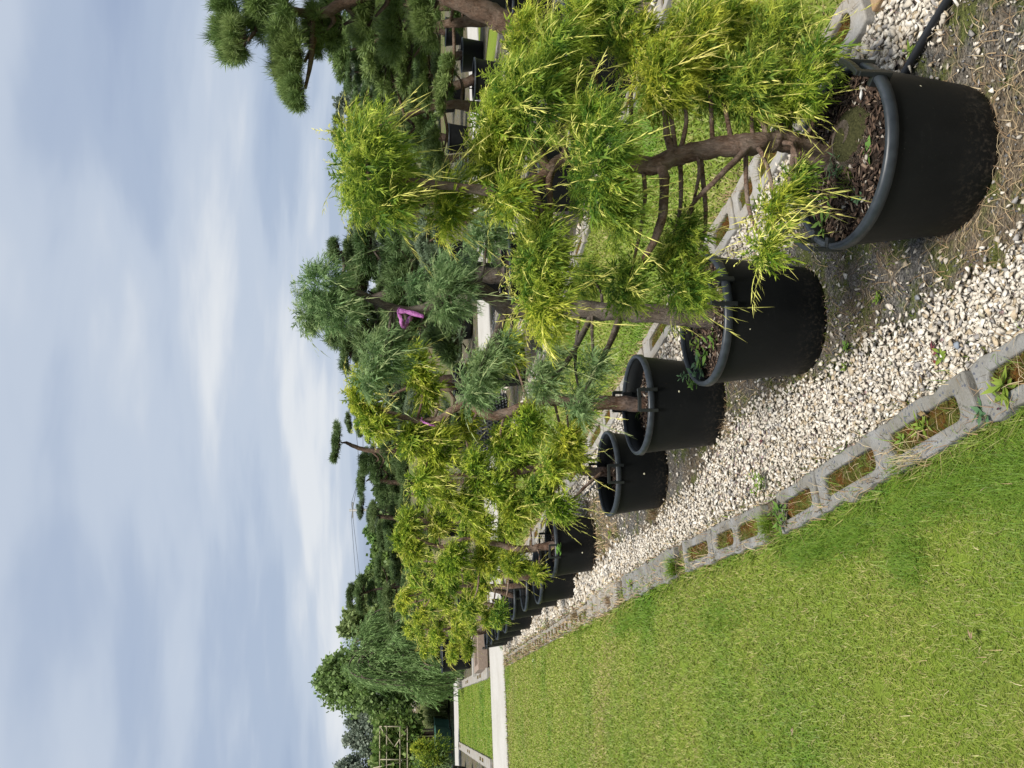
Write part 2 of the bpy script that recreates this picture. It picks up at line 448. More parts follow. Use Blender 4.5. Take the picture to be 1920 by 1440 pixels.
for _k in range(5):
    B = Blades()
    for _i in range(6):
        p = _r.normal(size=3) * 0.45; d = unit(_r.normal(size=3) + np.array([0, 0, -0.2]))
        B.add(p, p + d * 0.75, 0.52, _r.normal(size=3), 0.2, 0.9, 0.5)
    LEAFT.append(B.get())

def frames(D, rng):
    D = D / np.linalg.norm(D, axis=1, keepdims=True)
    A = rng.normal(size=D.shape); X = np.cross(A, D); X /= np.linalg.norm(X, axis=1, keepdims=True)
    Y = np.cross(D, X); return np.stack([X, Y, D], 2)
def scatter(temps, P, D, S, rng, droop=0.0, colf=None):
    """instances of the templates at P, pointing along D, S long, as arrays"""
    R = frames(D, rng); idx = rng.integers(0, len(temps), len(P))
    Vs, Fs, Cs, base = [], [], [], 0
    for k, (V, F, T) in enumerate(temps):
        sel = np.where(idx == k)[0]
        if not len(sel): continue
        W = np.einsum('nij,vj->nvi', R[sel], V) * S[sel][:, None, None] + P[sel][:, None, :]
        if droop: W[:, :, 2] -= droop * S[sel][:, None] * (T[None, :] ** 2)
        nv = len(V)
        Vs.append(W.reshape(-1, 3)); Fs.append((F[None] + (np.arange(len(sel)) * nv)[:, None, None] + base).reshape(-1, 3))
        Cs.append(colf(sel, T).reshape(-1, 3)); base += nv * len(sel)
    return np.vstack(Vs), np.vstack(Fs).astype(np.int32), np.vstack(Cs)
def merge(parts):
    Vs, Fs, Cs, b = [], [], [], 0
    for V, F, C in parts:
        Vs.append(V); Fs.append(F + b); Cs.append(C); b += len(V)
    return np.vstack(Vs), np.vstack(Fs), np.vstack(Cs)

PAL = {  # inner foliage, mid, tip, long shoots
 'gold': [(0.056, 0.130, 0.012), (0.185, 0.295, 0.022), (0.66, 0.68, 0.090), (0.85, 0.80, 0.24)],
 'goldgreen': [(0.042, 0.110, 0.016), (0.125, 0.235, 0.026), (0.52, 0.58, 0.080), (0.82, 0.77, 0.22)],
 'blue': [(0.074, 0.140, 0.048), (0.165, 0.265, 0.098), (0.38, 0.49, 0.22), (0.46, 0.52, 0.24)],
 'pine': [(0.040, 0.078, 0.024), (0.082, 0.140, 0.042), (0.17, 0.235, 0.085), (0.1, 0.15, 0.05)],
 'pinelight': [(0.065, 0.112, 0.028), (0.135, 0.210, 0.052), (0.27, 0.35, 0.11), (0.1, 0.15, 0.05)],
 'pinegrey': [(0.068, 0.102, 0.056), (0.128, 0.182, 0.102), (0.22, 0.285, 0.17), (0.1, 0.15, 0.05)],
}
def pad_arrays(center, rad, n, pal, temps, length, rng, whips=0, whip_len=0.15, lump=0.28, droop=0.28, up=0.30, axes=None, fill=0.36, core=0.0):
    """a clipped cloud of foliage: sprays rooted through an uneven ellipsoid, tips at its surface"""
    ax = axes if axes is not None else np.stack([RGT, FWH, ZUP])
    D = rng.normal(size=(n, 3)); D[:, 2] += 0.15; D /= np.linalg.norm(D, axis=1, keepdims=True)
    K = rng.normal(size=(4, 3)); ph = rng.uniform(0, 6.28, 4)
    lumps = 1 + lump * sum(np.sin(2.6 * D @ K[i] + ph[i]) for i in range(4)) / 2.2
    q = (1 - fill * rng.random(n) ** 1.5) * lumps
    rad = np.asarray(rad, float)
    Pl = D * rad * q[:, None]
    nrm = D / rad; nrm /= np.linalg.norm(nrm, axis=1, keepdims=True)
    Dir = nrm * 0.95 + rng.normal(size=(n, 3)) * 0.36; Dir[:, 2] += up
    Dir /= np.linalg.norm(Dir, axis=1, keepdims=True)
    S = length * rng.uniform(0.65, 1.25, n)
    Pw = (Pl - Dir * S[:, None] * 0.72) @ ax + np.asarray(center); Dw = Dir @ ax
    c0, c1, c2, c3 = [np.array(c) for c in PAL[pal]]
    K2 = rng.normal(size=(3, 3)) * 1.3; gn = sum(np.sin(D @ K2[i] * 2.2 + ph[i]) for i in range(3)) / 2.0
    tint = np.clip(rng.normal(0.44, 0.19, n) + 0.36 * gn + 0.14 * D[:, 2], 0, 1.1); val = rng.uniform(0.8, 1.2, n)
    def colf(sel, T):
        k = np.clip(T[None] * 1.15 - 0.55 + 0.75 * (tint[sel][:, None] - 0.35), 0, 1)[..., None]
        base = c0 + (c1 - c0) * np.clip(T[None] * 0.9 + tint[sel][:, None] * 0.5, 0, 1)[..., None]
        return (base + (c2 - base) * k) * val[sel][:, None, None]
    parts = [scatter(temps, Pw, Dw, S, rng, droop, colf)]
    if core:
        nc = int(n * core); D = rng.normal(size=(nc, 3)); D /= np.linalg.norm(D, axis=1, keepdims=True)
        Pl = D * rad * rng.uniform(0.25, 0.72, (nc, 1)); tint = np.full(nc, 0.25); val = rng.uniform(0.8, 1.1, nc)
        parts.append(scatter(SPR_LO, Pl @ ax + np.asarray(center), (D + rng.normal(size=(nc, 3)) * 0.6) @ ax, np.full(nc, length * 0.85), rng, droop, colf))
    if whips:
        D = rng.normal(size=(whips, 3)); D[:, 2] += 0.25; D /= np.linalg.norm(D, axis=1, keepdims=True)
        Pl = D * rad * rng.uniform(0.4, 0.72, (whips, 1)); nrm = D / rad; nrm /= np.linalg.norm(nrm, axis=1, keepdims=True)
        Dir = nrm + rng.normal(size=(whips, 3)) * 0.5; S = whip_len * rng.uniform(0.6, 1.25, whips)
        parts.append(scatter(WHIP, Pl @ ax + np.asarray(center), Dir @ ax, S, rng, 0.5,
                             lambda sel, T: (c2 + (c3 - c2) * np.clip(T[None, :, None] * 0.8 + 0.35, 0, 1)) * rng.uniform(0.75, 1.1, (len(sel), 1, 1))))
    return merge(parts)
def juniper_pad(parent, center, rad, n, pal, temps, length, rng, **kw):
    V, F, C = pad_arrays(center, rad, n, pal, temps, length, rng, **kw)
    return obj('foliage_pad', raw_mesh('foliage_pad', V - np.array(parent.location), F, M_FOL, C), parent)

def stone_templates(rng, k=9, npts=11):
    out_ = []
    for _ in range(k):
        P = rng.normal(size=(npts, 3)); P /= np.linalg.norm(P, axis=1, keepdims=True)
        P *= np.array([1.0, rng.uniform(0.6, 0.9), rng.uniform(0.42, 0.7)]) * rng.uniform(0.85, 1.1, (npts, 1))
        bm = bmesh.new(); vs_ = [bm.verts.new(p) for p in P]
        r = bmesh.ops.convex_hull(bm, input=vs_)
        bmesh.ops.delete(bm, geom=[v for v in bm.verts if not v.link_faces], context='VERTS')
        bmesh.ops.triangulate(bm, faces=bm.faces); bm.verts.index_update(); bm.normal_update()
        out_.append((np.array([v.co[:] for v in bm.verts]), np.array([[v.index for v in f.verts] for f in bm.faces], np.int32), np.zeros(len(bm.verts))))
        bm.free()
    return out_
STONES = stone_templates(np.random.default_rng(5), 9, 9)
CHIPS = [(V * np.array([1.35, 0.5, 0.22]) / np.array([1, .75, .55]), F, T) for V, F, T in STONES]
def stone_field(P, S, cols, rng):
    D = rng.normal(size=(len(P), 3)) * 0.45; D[:, 2] = 1
    return scatter(STONES, P, D, S, rng, 0, lambda sel, T: np.repeat(cols[sel][:, None, :], len(T), 1))
def stone_cols(n, rng, kind='white'):
    if kind == 'white':
        base = np.array([(0.53, 0.48, 0.405), (0.43, 0.385, 0.32), (0.60, 0.56, 0.49), (0.40, 0.325, 0.225), (0.27, 0.255, 0.24)])
        k = rng.choice(5, n, p=[0.34, 0.26, 0.22, 0.1, 0.08])
    else:
        base = np.array([(0.10, 0.10, 0.10), (0.16, 0.155, 0.15), (0.22, 0.20, 0.17), (0.07, 0.07, 0.075)])
        k = rng.choice(4, n)
    return base[k] * rng.uniform(0.85, 1.12, (n, 1))

def grass_field(P, H, W, rng, pal, lean=0.55, seg=True):
    """P roots, H heights, W widths -> bent blades"""
    n = len(P); a = rng.uniform(0, 2 * np.pi, n); l = np.abs(rng.normal(lean, 0.3, n))
    d = np.stack([np.cos(a), np.sin(a), np.zeros(n)], 1); s = np.stack([-np.sin(a), np.cos(a), np.zeros(n)], 1)
    z = np.array([0, 0, 1.0])
    m_ = P + d * (H * l * 0.35)[:, None] + z * (H * 0.55)[:, None]
    t_ = P + d * (H * l * 1.15)[:, None] + z * (H * np.clip(1.0 - 0.3 * l, 0.35, 1))[:, None]
    w2 = (W / 2)[:, None]
    pal = np.array(pal); c = pal[rng.integers(0, len(pal), n)] * rng.uniform(0.8, 1.2, (n, 1))
    if seg:
        V = np.stack([P - s * w2, P + s * w2, m_ + s * w2 * 0.8, m_ - s * w2 * 0.8, t_], 1)
        F = np.array([[0, 1, 2], [0, 2, 3], [3, 2, 4]])
    else:
        V = np.stack([P - s * w2, P + s * w2, t_], 1); F = np.array([[0, 1, 2]])
    k = V.shape[1]
    F = (F[None] + (np.arange(n) * k)[:, None, None]).reshape(-1, 3).astype(np.int32)
    return V.reshape(-1, 3), F, np.repeat(c[:, None], k, 1).reshape(-1, 3)
def vnoise(x, y, sc, seed=0):
    r = np.random.default_rng(seed); s = 0
    for i in range(5):
        a, b, p = r.uniform(-1, 1) * sc, r.uniform(-1, 1) * sc, r.uniform(0, 6.28)
        s = s + np.sin(a * x + b * y + p)
    return s / 5

# ------------------------------------------------------------------ the setting
def sheet(name, x0, x1, y0, y1, z, mat, nx=1, ny=1, amp=0.0, left=None, right=None, kind='structure'):
    xs, ys = np.linspace(0, 1, nx + 1), np.linspace(y0, y1, ny + 1)
    V = []
    for y in ys:
        a = left(y) if left else x0; b = right(y) if right else x1
        for t in xs:
            x = a + (b - a) * t
            V.append((x, y, z + amp * float(vnoise(x, y, 9, 1) + 0.5 * vnoise(x, y, 25, 2)) if amp else z))
    F = [(j * (nx + 1) + i, j * (nx + 1) + i + 1, (j + 1) * (nx + 1) + i + 1, (j + 1) * (nx + 1) + i) for j in range(ny) for i in range(nx)]
    return tag(obj(name, raw_mesh(name, V, F, mat, smooth=True)), kind=kind)
KY = [-3, 3.3, 4.8, 6.4, 8.9, 14.2]; KX = [0.69, 0.70, 0.80, 0.84, 0.91, 1.02]
kl = lambda y: float(np.interp(y, KY, KX))                 # lawn side of the left edging
sheet('ground', -600, 600, -60, 900, -0.05, M_EARTH)
sheet('lawn', -9, 30, -4, 14.25, 0.0, M_LAWN, 1, 1)
BEDS = [(2.32, None), (5.30, 3.95), (8.2, 6.75), (11.2, 9.75), (14.2, 12.75)]
sheet('planting_bed', 0, 2.30, -4, 14.25, 0.008, M_BED, 30, 200, 0.006, left=lambda y: kl(y) + 0.05)
for i, (b, a) in enumerate(BEDS[1:]):
    sheet('planting_bed', a, b, -4, 14.25, 0.008, M_BED, 6, 40, 0.005)
# white concrete paths: cross path, and the far one beyond the small lawn
def slab(name, pts, z0, z1, mat, kind='structure'):
    bm = bmesh.new(); vs_ = [bm.verts.new((x, y, z1)) for x, y in pts]; f = bm.faces.new(vs_)
    r = bmesh.ops.extrude_face_region(bm, geom=[f])
    for v in [g for g in r['geom'] if isinstance(g, bmesh.types.BMVert)]: v.co.z = z0
    bmesh.ops.recalc_face_normals(bm, faces=bm.faces)
    return tag(bm_obj(name, bm, mat), kind=kind)
def ragged(x0, x1, y, n, amp, rng):
    return [(x, y + rng.uniform(-amp, amp)) for x in np.linspace(x0, x1, n)]
_r = np.random.default_rng(11)
slab('cross_path', ragged(-12, 30, 14.3, 160, 0.03, _r) + ragged(30, -12, 16.85, 160, 0.02, _r), -0.045, 0.016, M_PATH)
slab('far_path', ragged(-4.5, 1.75, 28.35, 40, 0.04, _r) + ragged(1.75, -4.5, 31.2, 40, 0.04, _r), -0.045, 0.02, M_PATH)
slab('small_lawn', [(-0.42, 16.9), (1.05, 16.9), (1.42, 28.3), (-0.15, 28.3)], -0.045, 0.012, M_LAWN)
sheet('rear_bed', -6, 30, 16.9, 28, -0.02, M_BED, 2, 2)
sheet('pond', -1.2, 3.2, 31.6, 36.5, -0.03, M_WATER)
# earth bank behind the pond
V, F = [], []
for j in range(24):
    for i in range(60):
        x = -14 + 40 * i / 59; y = 36.2 + 14 * j / 23
        h = 1.5 * (1 - math.cos(min(1, j / 12) * math.pi)) / 2 * (0.75 + 0.35 * math.sin(x * 0.5 + 1)) + 0.12 * float(vnoise(x, y, 2.2, 5))
        V.append((x, y, -0.06 + h))
for j in range(23):
    for i in range(59):
        b = j * 60 + i; F.append((b, b + 1, b + 61, b + 60))
tag(obj('earth_bank', raw_mesh('earth_bank', V, F, M_EARTH, smooth=True)), kind='structure')

# ------------------------------------------------------------------ edging blocks
def rrect(x0, x1, y0, y1, r, k=4):
    P = []
    for cx_, cy_, a0 in ((x1 - r, y1 - r, 0), (x0 + r, y1 - r, 90), (x0 + r, y0 + r, 180), (x1 - r, y0 + r, 270)):
        for i in range(k + 1):
            a = math.radians(a0 + 90 * i / k); P.append((cx_ + r * math.cos(a), cy_ + r * math.sin(a)))
    return P
def edging_block(x, y0, y1, W, holes, mat, label, group, ztop=0.042, rz=0.0, hw=0.075, rr=0.022, tilt=0.0, moss=True):
    L = y1 - y0
    t = thing('edging_block', label, 'edging block', (x, (y0 + y1) / 2, 0), group, rz)
    t.rotation_euler = (0, tilt, rz)
    bm = bmesh.new(); rng = random.Random(int(y0 * 100 + x * 1000))
    edges = []
    def loop(P):
        vs_ = [bm.verts.new((a, b, ztop)) for a, b in P]
        for i in range(len(vs_)): edges.append(bm.edges.new((vs_[i], vs_[(i + 1) % len(vs_)])))
    n = max(4, int(L / 0.05)); j = lambda: rng.uniform(-0.006, 0.006) - (0.012 if rng.random() < .08 else 0)
    loop([(-W / 2 + j(), -L / 2 + L * i / n) for i in range(n)] + [(-W / 2 + W * i / 4, L / 2 + j()) for i in range(4)] +
         [(W / 2 + j(), L / 2 - L * i / n) for i in range(n)] + [(W / 2 - W * i / 4, -L / 2 + j()) for i in range(4)])
    for h0, h1 in holes:
        loop(rrect(-hw / 2, hw / 2, -L / 2 + h0 * L, -L / 2 + h1 * L, rr))
    bmesh.ops.triangle_fill(bm, edges=edges, use_beauty=True)
    top = list(bm.faces)
    r = bmesh.ops.extrude_face_region(bm, geom=top)
    for v in [g for g in r['geom'] if isinstance(g, bmesh.types.BMVert)]: v.co.z = -0.04
    bmesh.ops.recalc_face_normals(bm, faces=bm.faces)
    bm_obj('concrete', bm, mat, t, bevel=0.006)
    if moss:
        for h0, h1 in holes:
            bm = bmesh.new()
            r = bmesh.ops.create_grid(bm, x_segments=6, y_segments=12, size=0.5)
            for v in r['verts']:
                X, Y = v.co.x * hw * 1.08, -L / 2 + L * (h0 + h1) / 2 + v.co.y * L * (h1 - h0) * 1.04
                e = (1 - abs(v.co.x * 2) ** 3) * (1 - abs(v.co.y * 2) ** 4)
                v.co = Vector((X, Y, ztop - 0.022 + 0.018 * e + rng.uniform(-0.005, 0.005)))
            bm_obj('moss_filling', bm, M_MOSS, t, smooth=True)
            if y0 < 7 and x < 3:
                q = np.random.default_rng(int(y0 * 977 + h0 * 100 + x * 50)); nn = int(900 * (h1 - h0) * L / .4)
                PP = np.stack([q.uniform(-hw / 2, hw / 2, nn), -L / 2 + L * q.uniform(h0, h1, nn), np.full(nn, ztop - 0.014)], 1)
                kk = vnoise(PP[:, 0] + x, PP[:, 1] + y0, 45, 61) > -0.15; PP = PP[kk]; nn = len(PP)
                cc = q.random(nn) < .12
                V2, F2, C2 = grass_field(PP, np.where(cc, q.uniform(.02, .06, nn), q.uniform(.006, .016, nn)), q.uniform(.002, .0045, nn), q, [(0.12, 0.145, 0.025), (0.08, 0.10, 0.018), (0.18, 0.17, 0.04), (0.16, 0.10, 0.03)], 0.8, False)
                tag(obj('moss_tufts', raw_mesh('moss_tufts', V2, F2, M_GRASS, C2), t), kind='stuff')
    return t
ORD = ['first', 'second', 'third', 'fourth', 'fifth', 'sixth', 'seventh', 'eighth', 'ninth', 'tenth', 'eleventh', 'twelfth', 'thirteenth', 'fourteenth', 'fifteenth', 'sixteenth']
blocks = [(1.00, 1.91, [(.06, .44), (.54, .94)], 'o'), (1.93, 2.86, [(.07, .45), (.56, .94)], 'o'), (2.88, 3.22, [(.12, .86)], 'o'),
          (3.40, 4.02, [(.08, .46), (.55, .92)], 'o'), (4.04, 4.50, [(.12, .86)], 'o'), (4.66, 5.92, [], 's'), (6.12, 7.20, [(.78, .84)], 'p')]
yy = 7.28
while yy < 13.3:
    blocks.append((yy, yy + 0.86, [(.06, .22), (.30, .46), (.54, .70), (.78, .94)], 'q')); yy += 0.90
for i, (a, b, hs, k) in enumerate(blocks):
    W = {'o': 0.165, 's': 0.17, 'p': 0.19, 'q': 0.15}[k]
    what = {'o': 'openwork edging block with mossy slots', 's': 'solid speckled grey edging slab',
            'p': 'pale flat edging slab with a rust spot', 'q': 'weathered edging block with small square holes'}[k]
    mid = (a + b) / 2
    sl_ = math.atan2(kl(b) - kl(a), b - a)
    edging_block(kl(mid) + W / 2, a, b, W, hs, {'o': M_CONC, 's': M_CONC, 'p': M_CONC_P, 'q': M_CONC_P}[k],
                 f'{what}, {ORD[i]} from camera along the left lawn', 'edging blocks beside the left lawn', 0.042 if k != 'q' else 0.03, -sl_ + random.uniform(-.012, .012),
                 tilt=random.uniform(-.03, .03))
m = Mat('rust'); m.col((0.26, 0.10, 0.035)).rough(0.9); M_RUST = m.m
yy, i = 0.9, 0
while yy < 13.3:
    L = [0.98, 0.62, 0.55, 0.6][i % 4]
    hs = [(.10, .48), (.60, .90)] if i in (0, 2) else [(.12, .86)] if i % 3 else [(.08, .44), (.56, .92)]
    edging_block(2.215 + 0.01 * math.sin(i * 2.1), yy, yy + L, 0.19, hs, M_CONC_T if i == 0 else M_CONC_P,
                 ('rust stained pale edging block with an oval hole at the right lawn edge' if i == 0 else f'pale edging block with mossy slots, {ORD[min(i, 15)]} from the camera behind the pots')
                 if i < 16 else 'small pale edging block far along behind the row of pots',
                 'edging blocks behind the near row of pots', 0.045, random.uniform(-.02, .02), hw=0.085, rr=0.04 if i in (0, 1) else 0.02)
    yy += L + random.uniform(.02, .06); i += 1
for bi, (b, a) in enumerate(BEDS[1:4]):
    for side, x in (('near', a + 0.08), ('far', b - 0.08)):
        yy, i = 3.2 + bi * 1.8, 0
        while yy < 13.6:
            edging_block(x, yy, yy + 0.92, 0.16, [(.08, .45), (.55, .92)], M_CONC_P,
                         f'pale edging block, {ORD[min(i, 15)]} along the {side} side of the {ORD[bi + 1]} tree bed',
                         'edging blocks of the beds behind', 0.04, random.uniform(-.015, .015)); yy += 0.96; i += 1
for s_, pts in (('left', [(-0.5, 17.1), (-0.22, 28.2)]), ('right', [(1.13, 17.1), (1.5, 28.2)])):
    (xa, ya), (xb, yb) = pts
    for i in range(8):
        t0, t1 = i / 8, (i + 0.94) / 8
        edging_block(xa + (xb - xa) * (t0 + t1) / 2, ya + (yb - ya) * t0, ya + (yb - ya) * t1, 0.2, [(.08, .45), (.55, .92)] if i % 3 == 1 else [], M_CONC_P,
                     f'whitish edging block, {ORD[i]} along the {s_} side of the small lawn beyond the path', 'edging blocks of the small far lawn', 0.06, -0.03)

# ------------------------------------------------------------------ gravel, soil litter, grass (stuff)
rg = np.random.default_rng(21)
GY = [0, 1.6, 2.2, 2.6, 2.95, 3.3, 3.6, 4.0, 4.3, 5, 6.6, 8, 10, 14.3]
GX = [1.06, 1.08, 1.10, 1.15, 1.22, 1.31, 1.33, 1.28, 1.18, 1.17, 1.28, 1.32, 1.36, 1.42]
def gravel_points(n, y0, y1, rng, right=False):
    y = rng.uniform(y0, y1, n)
    if right:
        a, b = 1.86 + 0.05 * vnoise(0, y, 4, 9), 2.125
    else:
        a = np.interp(y, KY, KX) + 0.175; b = np.interp(y, GY, GX) + 0.05 * vnoise(0, y, 7, 3) + 0.03 * vnoise(0, y, 23, 4)
    u = rng.random(n)
    x = a + (b - a) * u
    edge = np.where(rng.random(n) < 0.16, rng.normal(0, 0.09, n), rng.normal(0, 0.025, n))
    x = np.where(u > 0.85 if not right else u < 0.15, x + edge, x)
    return np.stack([x, y, np.zeros(n)], 1)
V_ = []
for (n, y0, y1, s0, s1, right) in ((8200, 1.1, 3.2, .0070, .0150, 0), (6400, 3.2, 6.2, .0085, .0165, 0), (4200, 6.2, 14.2, .018, .032, 0),
                                   (4200, 0.9, 3.4, .0105, .0185, 1), (2600, 3.4, 8, .014, .022, 1), (1500, 8, 14.2, .02, .032, 1)):
    P = gravel_points(n, y0, y1, rg, right); S = rg.uniform(s0, s1, n)
    P[:, 2] = 0.010 + S * 0.25 + rg.random(n) ** 2 * 0.022
    V_.append(stone_field(P, S * np.where(rg.random(n) < .06, 1.35, 1), stone_cols(n, rg), rg))
V, F, C = merge(V_)
tag(obj('white_gravel', raw_mesh('white_gravel', V, F, M_STONE, C)), 'strip of loose white limestone gravel beside the pots', 'gravel', kind='stuff')
sheet('gravel_base', 0, 1, -1, 14.2, 0.0135, M_GBASE, 2, 90, left=lambda y: kl(y) + 0.165, right=lambda y: float(np.interp(y, GY, GX)) - 0.03)
sheet('gravel_base', 1.9, 2.12, -1, 14.2, 0.0135, M_GBASE, 1, 40)
V_ = []
n = 6500; P = np.stack([rg.uniform(0.95, 2.1, n), 1.0 + 5 * rg.random(n) ** 1.4, np.full(n, 0.012)], 1); S = rg.uniform(.003, .0085, n)
V_.append(stone_field(P, S, stone_cols(n, rg, 'grey'), rg))
n = 2600; P = np.stack([rg.uniform(1.0, 2.0, n), 1.0 + 7 * rg.random(n) ** 1.4, np.full(n, 0.014)], 1); S = .004 + .012 * rg.random(n) ** 1.8
V_.append(stone_field(P, S, stone_cols(n, rg), rg))
for a, b in ((3.98, 4.25), (5.05, 5.28), (6.8, 7.1)):
    n = 1300; P = np.stack([rg.uniform(a, b, n), rg.uniform(3, 14, n), np.full(n, 0.02)], 1); S = rg.uniform(.018, .034, n)
    V_.append(stone_field(P, S, stone_cols(n, rg), rg))
V, F, C = merge(V_)
tag(obj('loose_stones', raw_mesh('loose_stones', V, F, M_STONE, C)), 'grey and white grit scattered over the bed soil', 'grit', kind='stuff')

STRAW = [(0.34, 0.25, 0.14), (0.25, 0.17, 0.09), (0.42, 0.34, 0.21), (0.17, 0.115, 0.07)]
V_ = []
n = 9000
y = 0.9 + 7.5 * rg.random(n) ** 1.2; x = rg.normal(1.40, 0.30, n)
keep = (x > np.interp(y, GY, GX) - 0.03) & (x < 1.95); x, y = x[keep], y[keep]; n = len(x)
dens = vnoise(x, y, 5, 12) + 0.9 * (np.abs(y - 1.5) < 0.45); k = dens > rg.uniform(-0.9, 0.8, n); x, y = x[k], y[k]; n = len(x)
V_.append(grass_field(np.stack([x, y, np.full(n, 0.012)], 1), rg.uniform(.012, .03, n), rg.uniform(.0015, .0028, n), rg, STRAW, 2.6))
n = 2600; y = rg.uniform(6, 14, n); x = rg.normal(1.5, 0.16, n)
V_.append(grass_field(np.stack([x, y, np.full(n, 0.012)], 1), rg.uniform(.03, .07, n), rg.uniform(.004, .008, n), rg, STRAW, 1.6))
n = 3200; y = rg.uniform(1.2, 14, n); x = np.interp(y, KY, KX) + rg.choice([0.01, 0.02, 0.085, 0.17], n) + rg.normal(0, .016, n)
V_.append(grass_field(np.stack([x, y, np.full(n, 0.03)], 1), rg.uniform(.03, .07, n), rg.uniform(.002, .003, n) * np.clip(y / 3, 1, 3), rg, STRAW + [(0.12, 0.19, 0.03)], 1.0))
n = 1600; y = rg.uniform(1.2, 13, n); x = 2.32 + rg.normal(0, .03, n)
V_.append(grass_field(np.stack([x, y, np.full(n, 0.02)], 1), rg.uniform(.03, .07, n), rg.uniform(.002, .004, n) * np.clip(y / 3, 1, 2.5), rg, STRAW, 1.0))
V, F, C = merge(V_)
tag(obj('dry_grass_litter', raw_mesh('dry_grass_litter', V, F, M_STRAW, C)), 'brown dry grass litter lying round the pots', 'straw', kind='stuff')
n = 5200; y = 0.9 + 7 * rg.random(n); x = rg.uniform(1.02, 2.0, n)
k = (vnoise(x, y, 9, 33) > 0.02) & (x > np.interp(y, GY, GX) - 0.05); x, y = x[k], y[k]; n = len(x)
x2 = np.repeat(x, 5) + rg.normal(0, .012, n * 5); y2 = np.repeat(y, 5) + rg.normal(0, .012, n * 5)
MOSSP = [(0.11, 0.145, 0.020), (0.07, 0.10, 0.016), (0.18, 0.20, 0.032), (0.15, 0.14, 0.04)]
a_ = grass_field(np.stack([x2, y2, np.full(n * 5, 0.010)], 1), rg.uniform(.006, .018, n * 5), rg.uniform(.003, .006, n * 5), rg, MOSSP, 0.5, False)
n = 2600; y = rg.uniform(1.2, 6, n); x = np.interp(y, KY, KX) + 0.185 + np.abs(rg.normal(0, .022, n))
b_ = grass_field(np.stack([x, y, np.full(n, 0.014)], 1), rg.uniform(.006, .02, n), rg.uniform(.003, .006, n), rg, MOSSP, 0.5, False)
V, F, C = merge([a_, b_])
tag(obj('moss_cushions', raw_mesh('moss_cushions', V, F, M_GRASS, C)), 'low green moss patches on the dark soil between pots', 'moss', kind='stuff')

GPAL = [(0.215, 0.268, 0.036), (0.255, 0.295, 0.050), (0.165, 0.230, 0.026), (0.285, 0.305, 0.075), (0.35, 0.32, 0.12), (0.185, 0.248, 0.030)]
GPAL2 = [(0.11, 0.205, 0.018), (0.14, 0.235, 0.026), (0.17, 0.25, 0.030)]
def lawn_part(n, xa, xb, y0, y1, h0, h1, w0, w1, rng, pw=1.0, pal=GPAL, seg=True, bare=True, log=False):
    y = y0 + (y1 - y0) * rng.random(n) ** pw
    if log: y = y0 * (y1 / y0) ** rng.random(n); seg = False
    A = xa(y) if callable(xa) else xa; B_ = xb(y) if callable(xb) else xb
    x = A + (B_ - A) * rng.random(n)
    dn = vnoise(x, y, 3.5, 7) + 0.6 * vnoise(x, y, 11, 8)
    keep = np.ones(n, bool)
    if bare: keep = rng.random(n) < np.clip(1.45 + 2.2 * (vnoise(x, y, 30, 17) + 0.22), 0.10, 1)
    x, y, dn = x[keep], y[keep], dn[keep]; n = len(x)
    H = rng.uniform(h0, h1, n) * (1 + 0.35 * dn); W = rng.uniform(w0, w1, n) * (y / y0 if log else np.clip(y / (y0 + 0.01), 1, 3) ** 0.6); H = H * (np.clip(y / y0, 1, 4) ** 0.25 if log else 1)
    V, F, C = grass_field(np.stack([x, y, np.zeros(n)], 1), H, W, rng, pal, 1.0, seg)
    k = len(C) // n
    lush = np.clip(dn * 1.1 + 0.1, 0, 1)[:, None]; dry = np.clip(-vnoise(x, y, 5.5, 41) * 1.3 - 0.15, 0, 1)[:, None]
    C = C * (1 - 0.36 * np.repeat(lush, k, 0) * np.array([1, 0.35, 1.0])) * (1 + np.repeat(dry, k, 0) * np.array([0.18, 0.0, 0.5]))
    return V, F, C
ke = lambda y: np.interp(y, KY, KX) + 0.012
V, F, C = merge([lawn_part(205000, -0.75, ke, 1.2, 14.25, .008, .019, .0013, .0021, rg, log=True),
                 lawn_part(9000, lambda y: ke(y) - 0.05, lambda y: ke(y) + 0.035, 1.2, 8, .02, .055, .0018, .003, rg, pal=GPAL2 + GPAL, log=True)] + [
                 grass_field(np.stack([rg.normal(cx_, sx_, nn_), rg.normal(cy_, sy_, nn_), np.zeros(nn_)], 1), rg.uniform(.02, hh_, nn_), rg.uniform(.0016, .0028, nn_) * max(1, cy_ / 2), rg, GPAL2, 1.0, False)
                 for cx_, cy_, sx_, sy_, nn_, hh_ in ((.62, 3.05, .035, .12, 2200, .055), (.60, 2.75, .04, .10, 1600, .05), (.60, 2.2, .04, .16, 2600, .05), (.55, 1.85, .05, .12, 2000, .05), (.45, 2.45, .05, .06, 900, .045), (.30, 1.75, .06, .05, 900, .04), (.70, 5.9, .04, .4, 1200, .06), (.5, 4.2, .06, .2, 900, .04))] + [
                 grass_field(np.stack([rg.uniform(-.7, .68, 420), 1.3 + 5 * rg.random(420) ** 1.4, np.full(420, .014)], 1), rg.uniform(.008, .02, 420), rg.uniform(.0016, .0026, 420), rg, [(0.5, 0.42, 0.25), (0.38, 0.28, 0.15)], 2.6)])
tag(obj('lawn_grass', raw_mesh('lawn_grass', V, F, M_GRASS, C)), 'short mown lawn grass in the left foreground', 'grass', kind='stuff')
V, F, C = merge([lawn_part(48000, 2.32, 3.95, 1.3, 8, .022, .04, .006, .009, rg, seg=False, bare=False),
                 lawn_part(24000, 2.32, 3.95, 8, 14.2, .022, .04, .012, .018, rg, seg=False, bare=False),
                 lawn_part(18000, 5.3, 6.75, 4, 14.2, .022, .04, .012, .018, rg, seg=False, bare=False)])
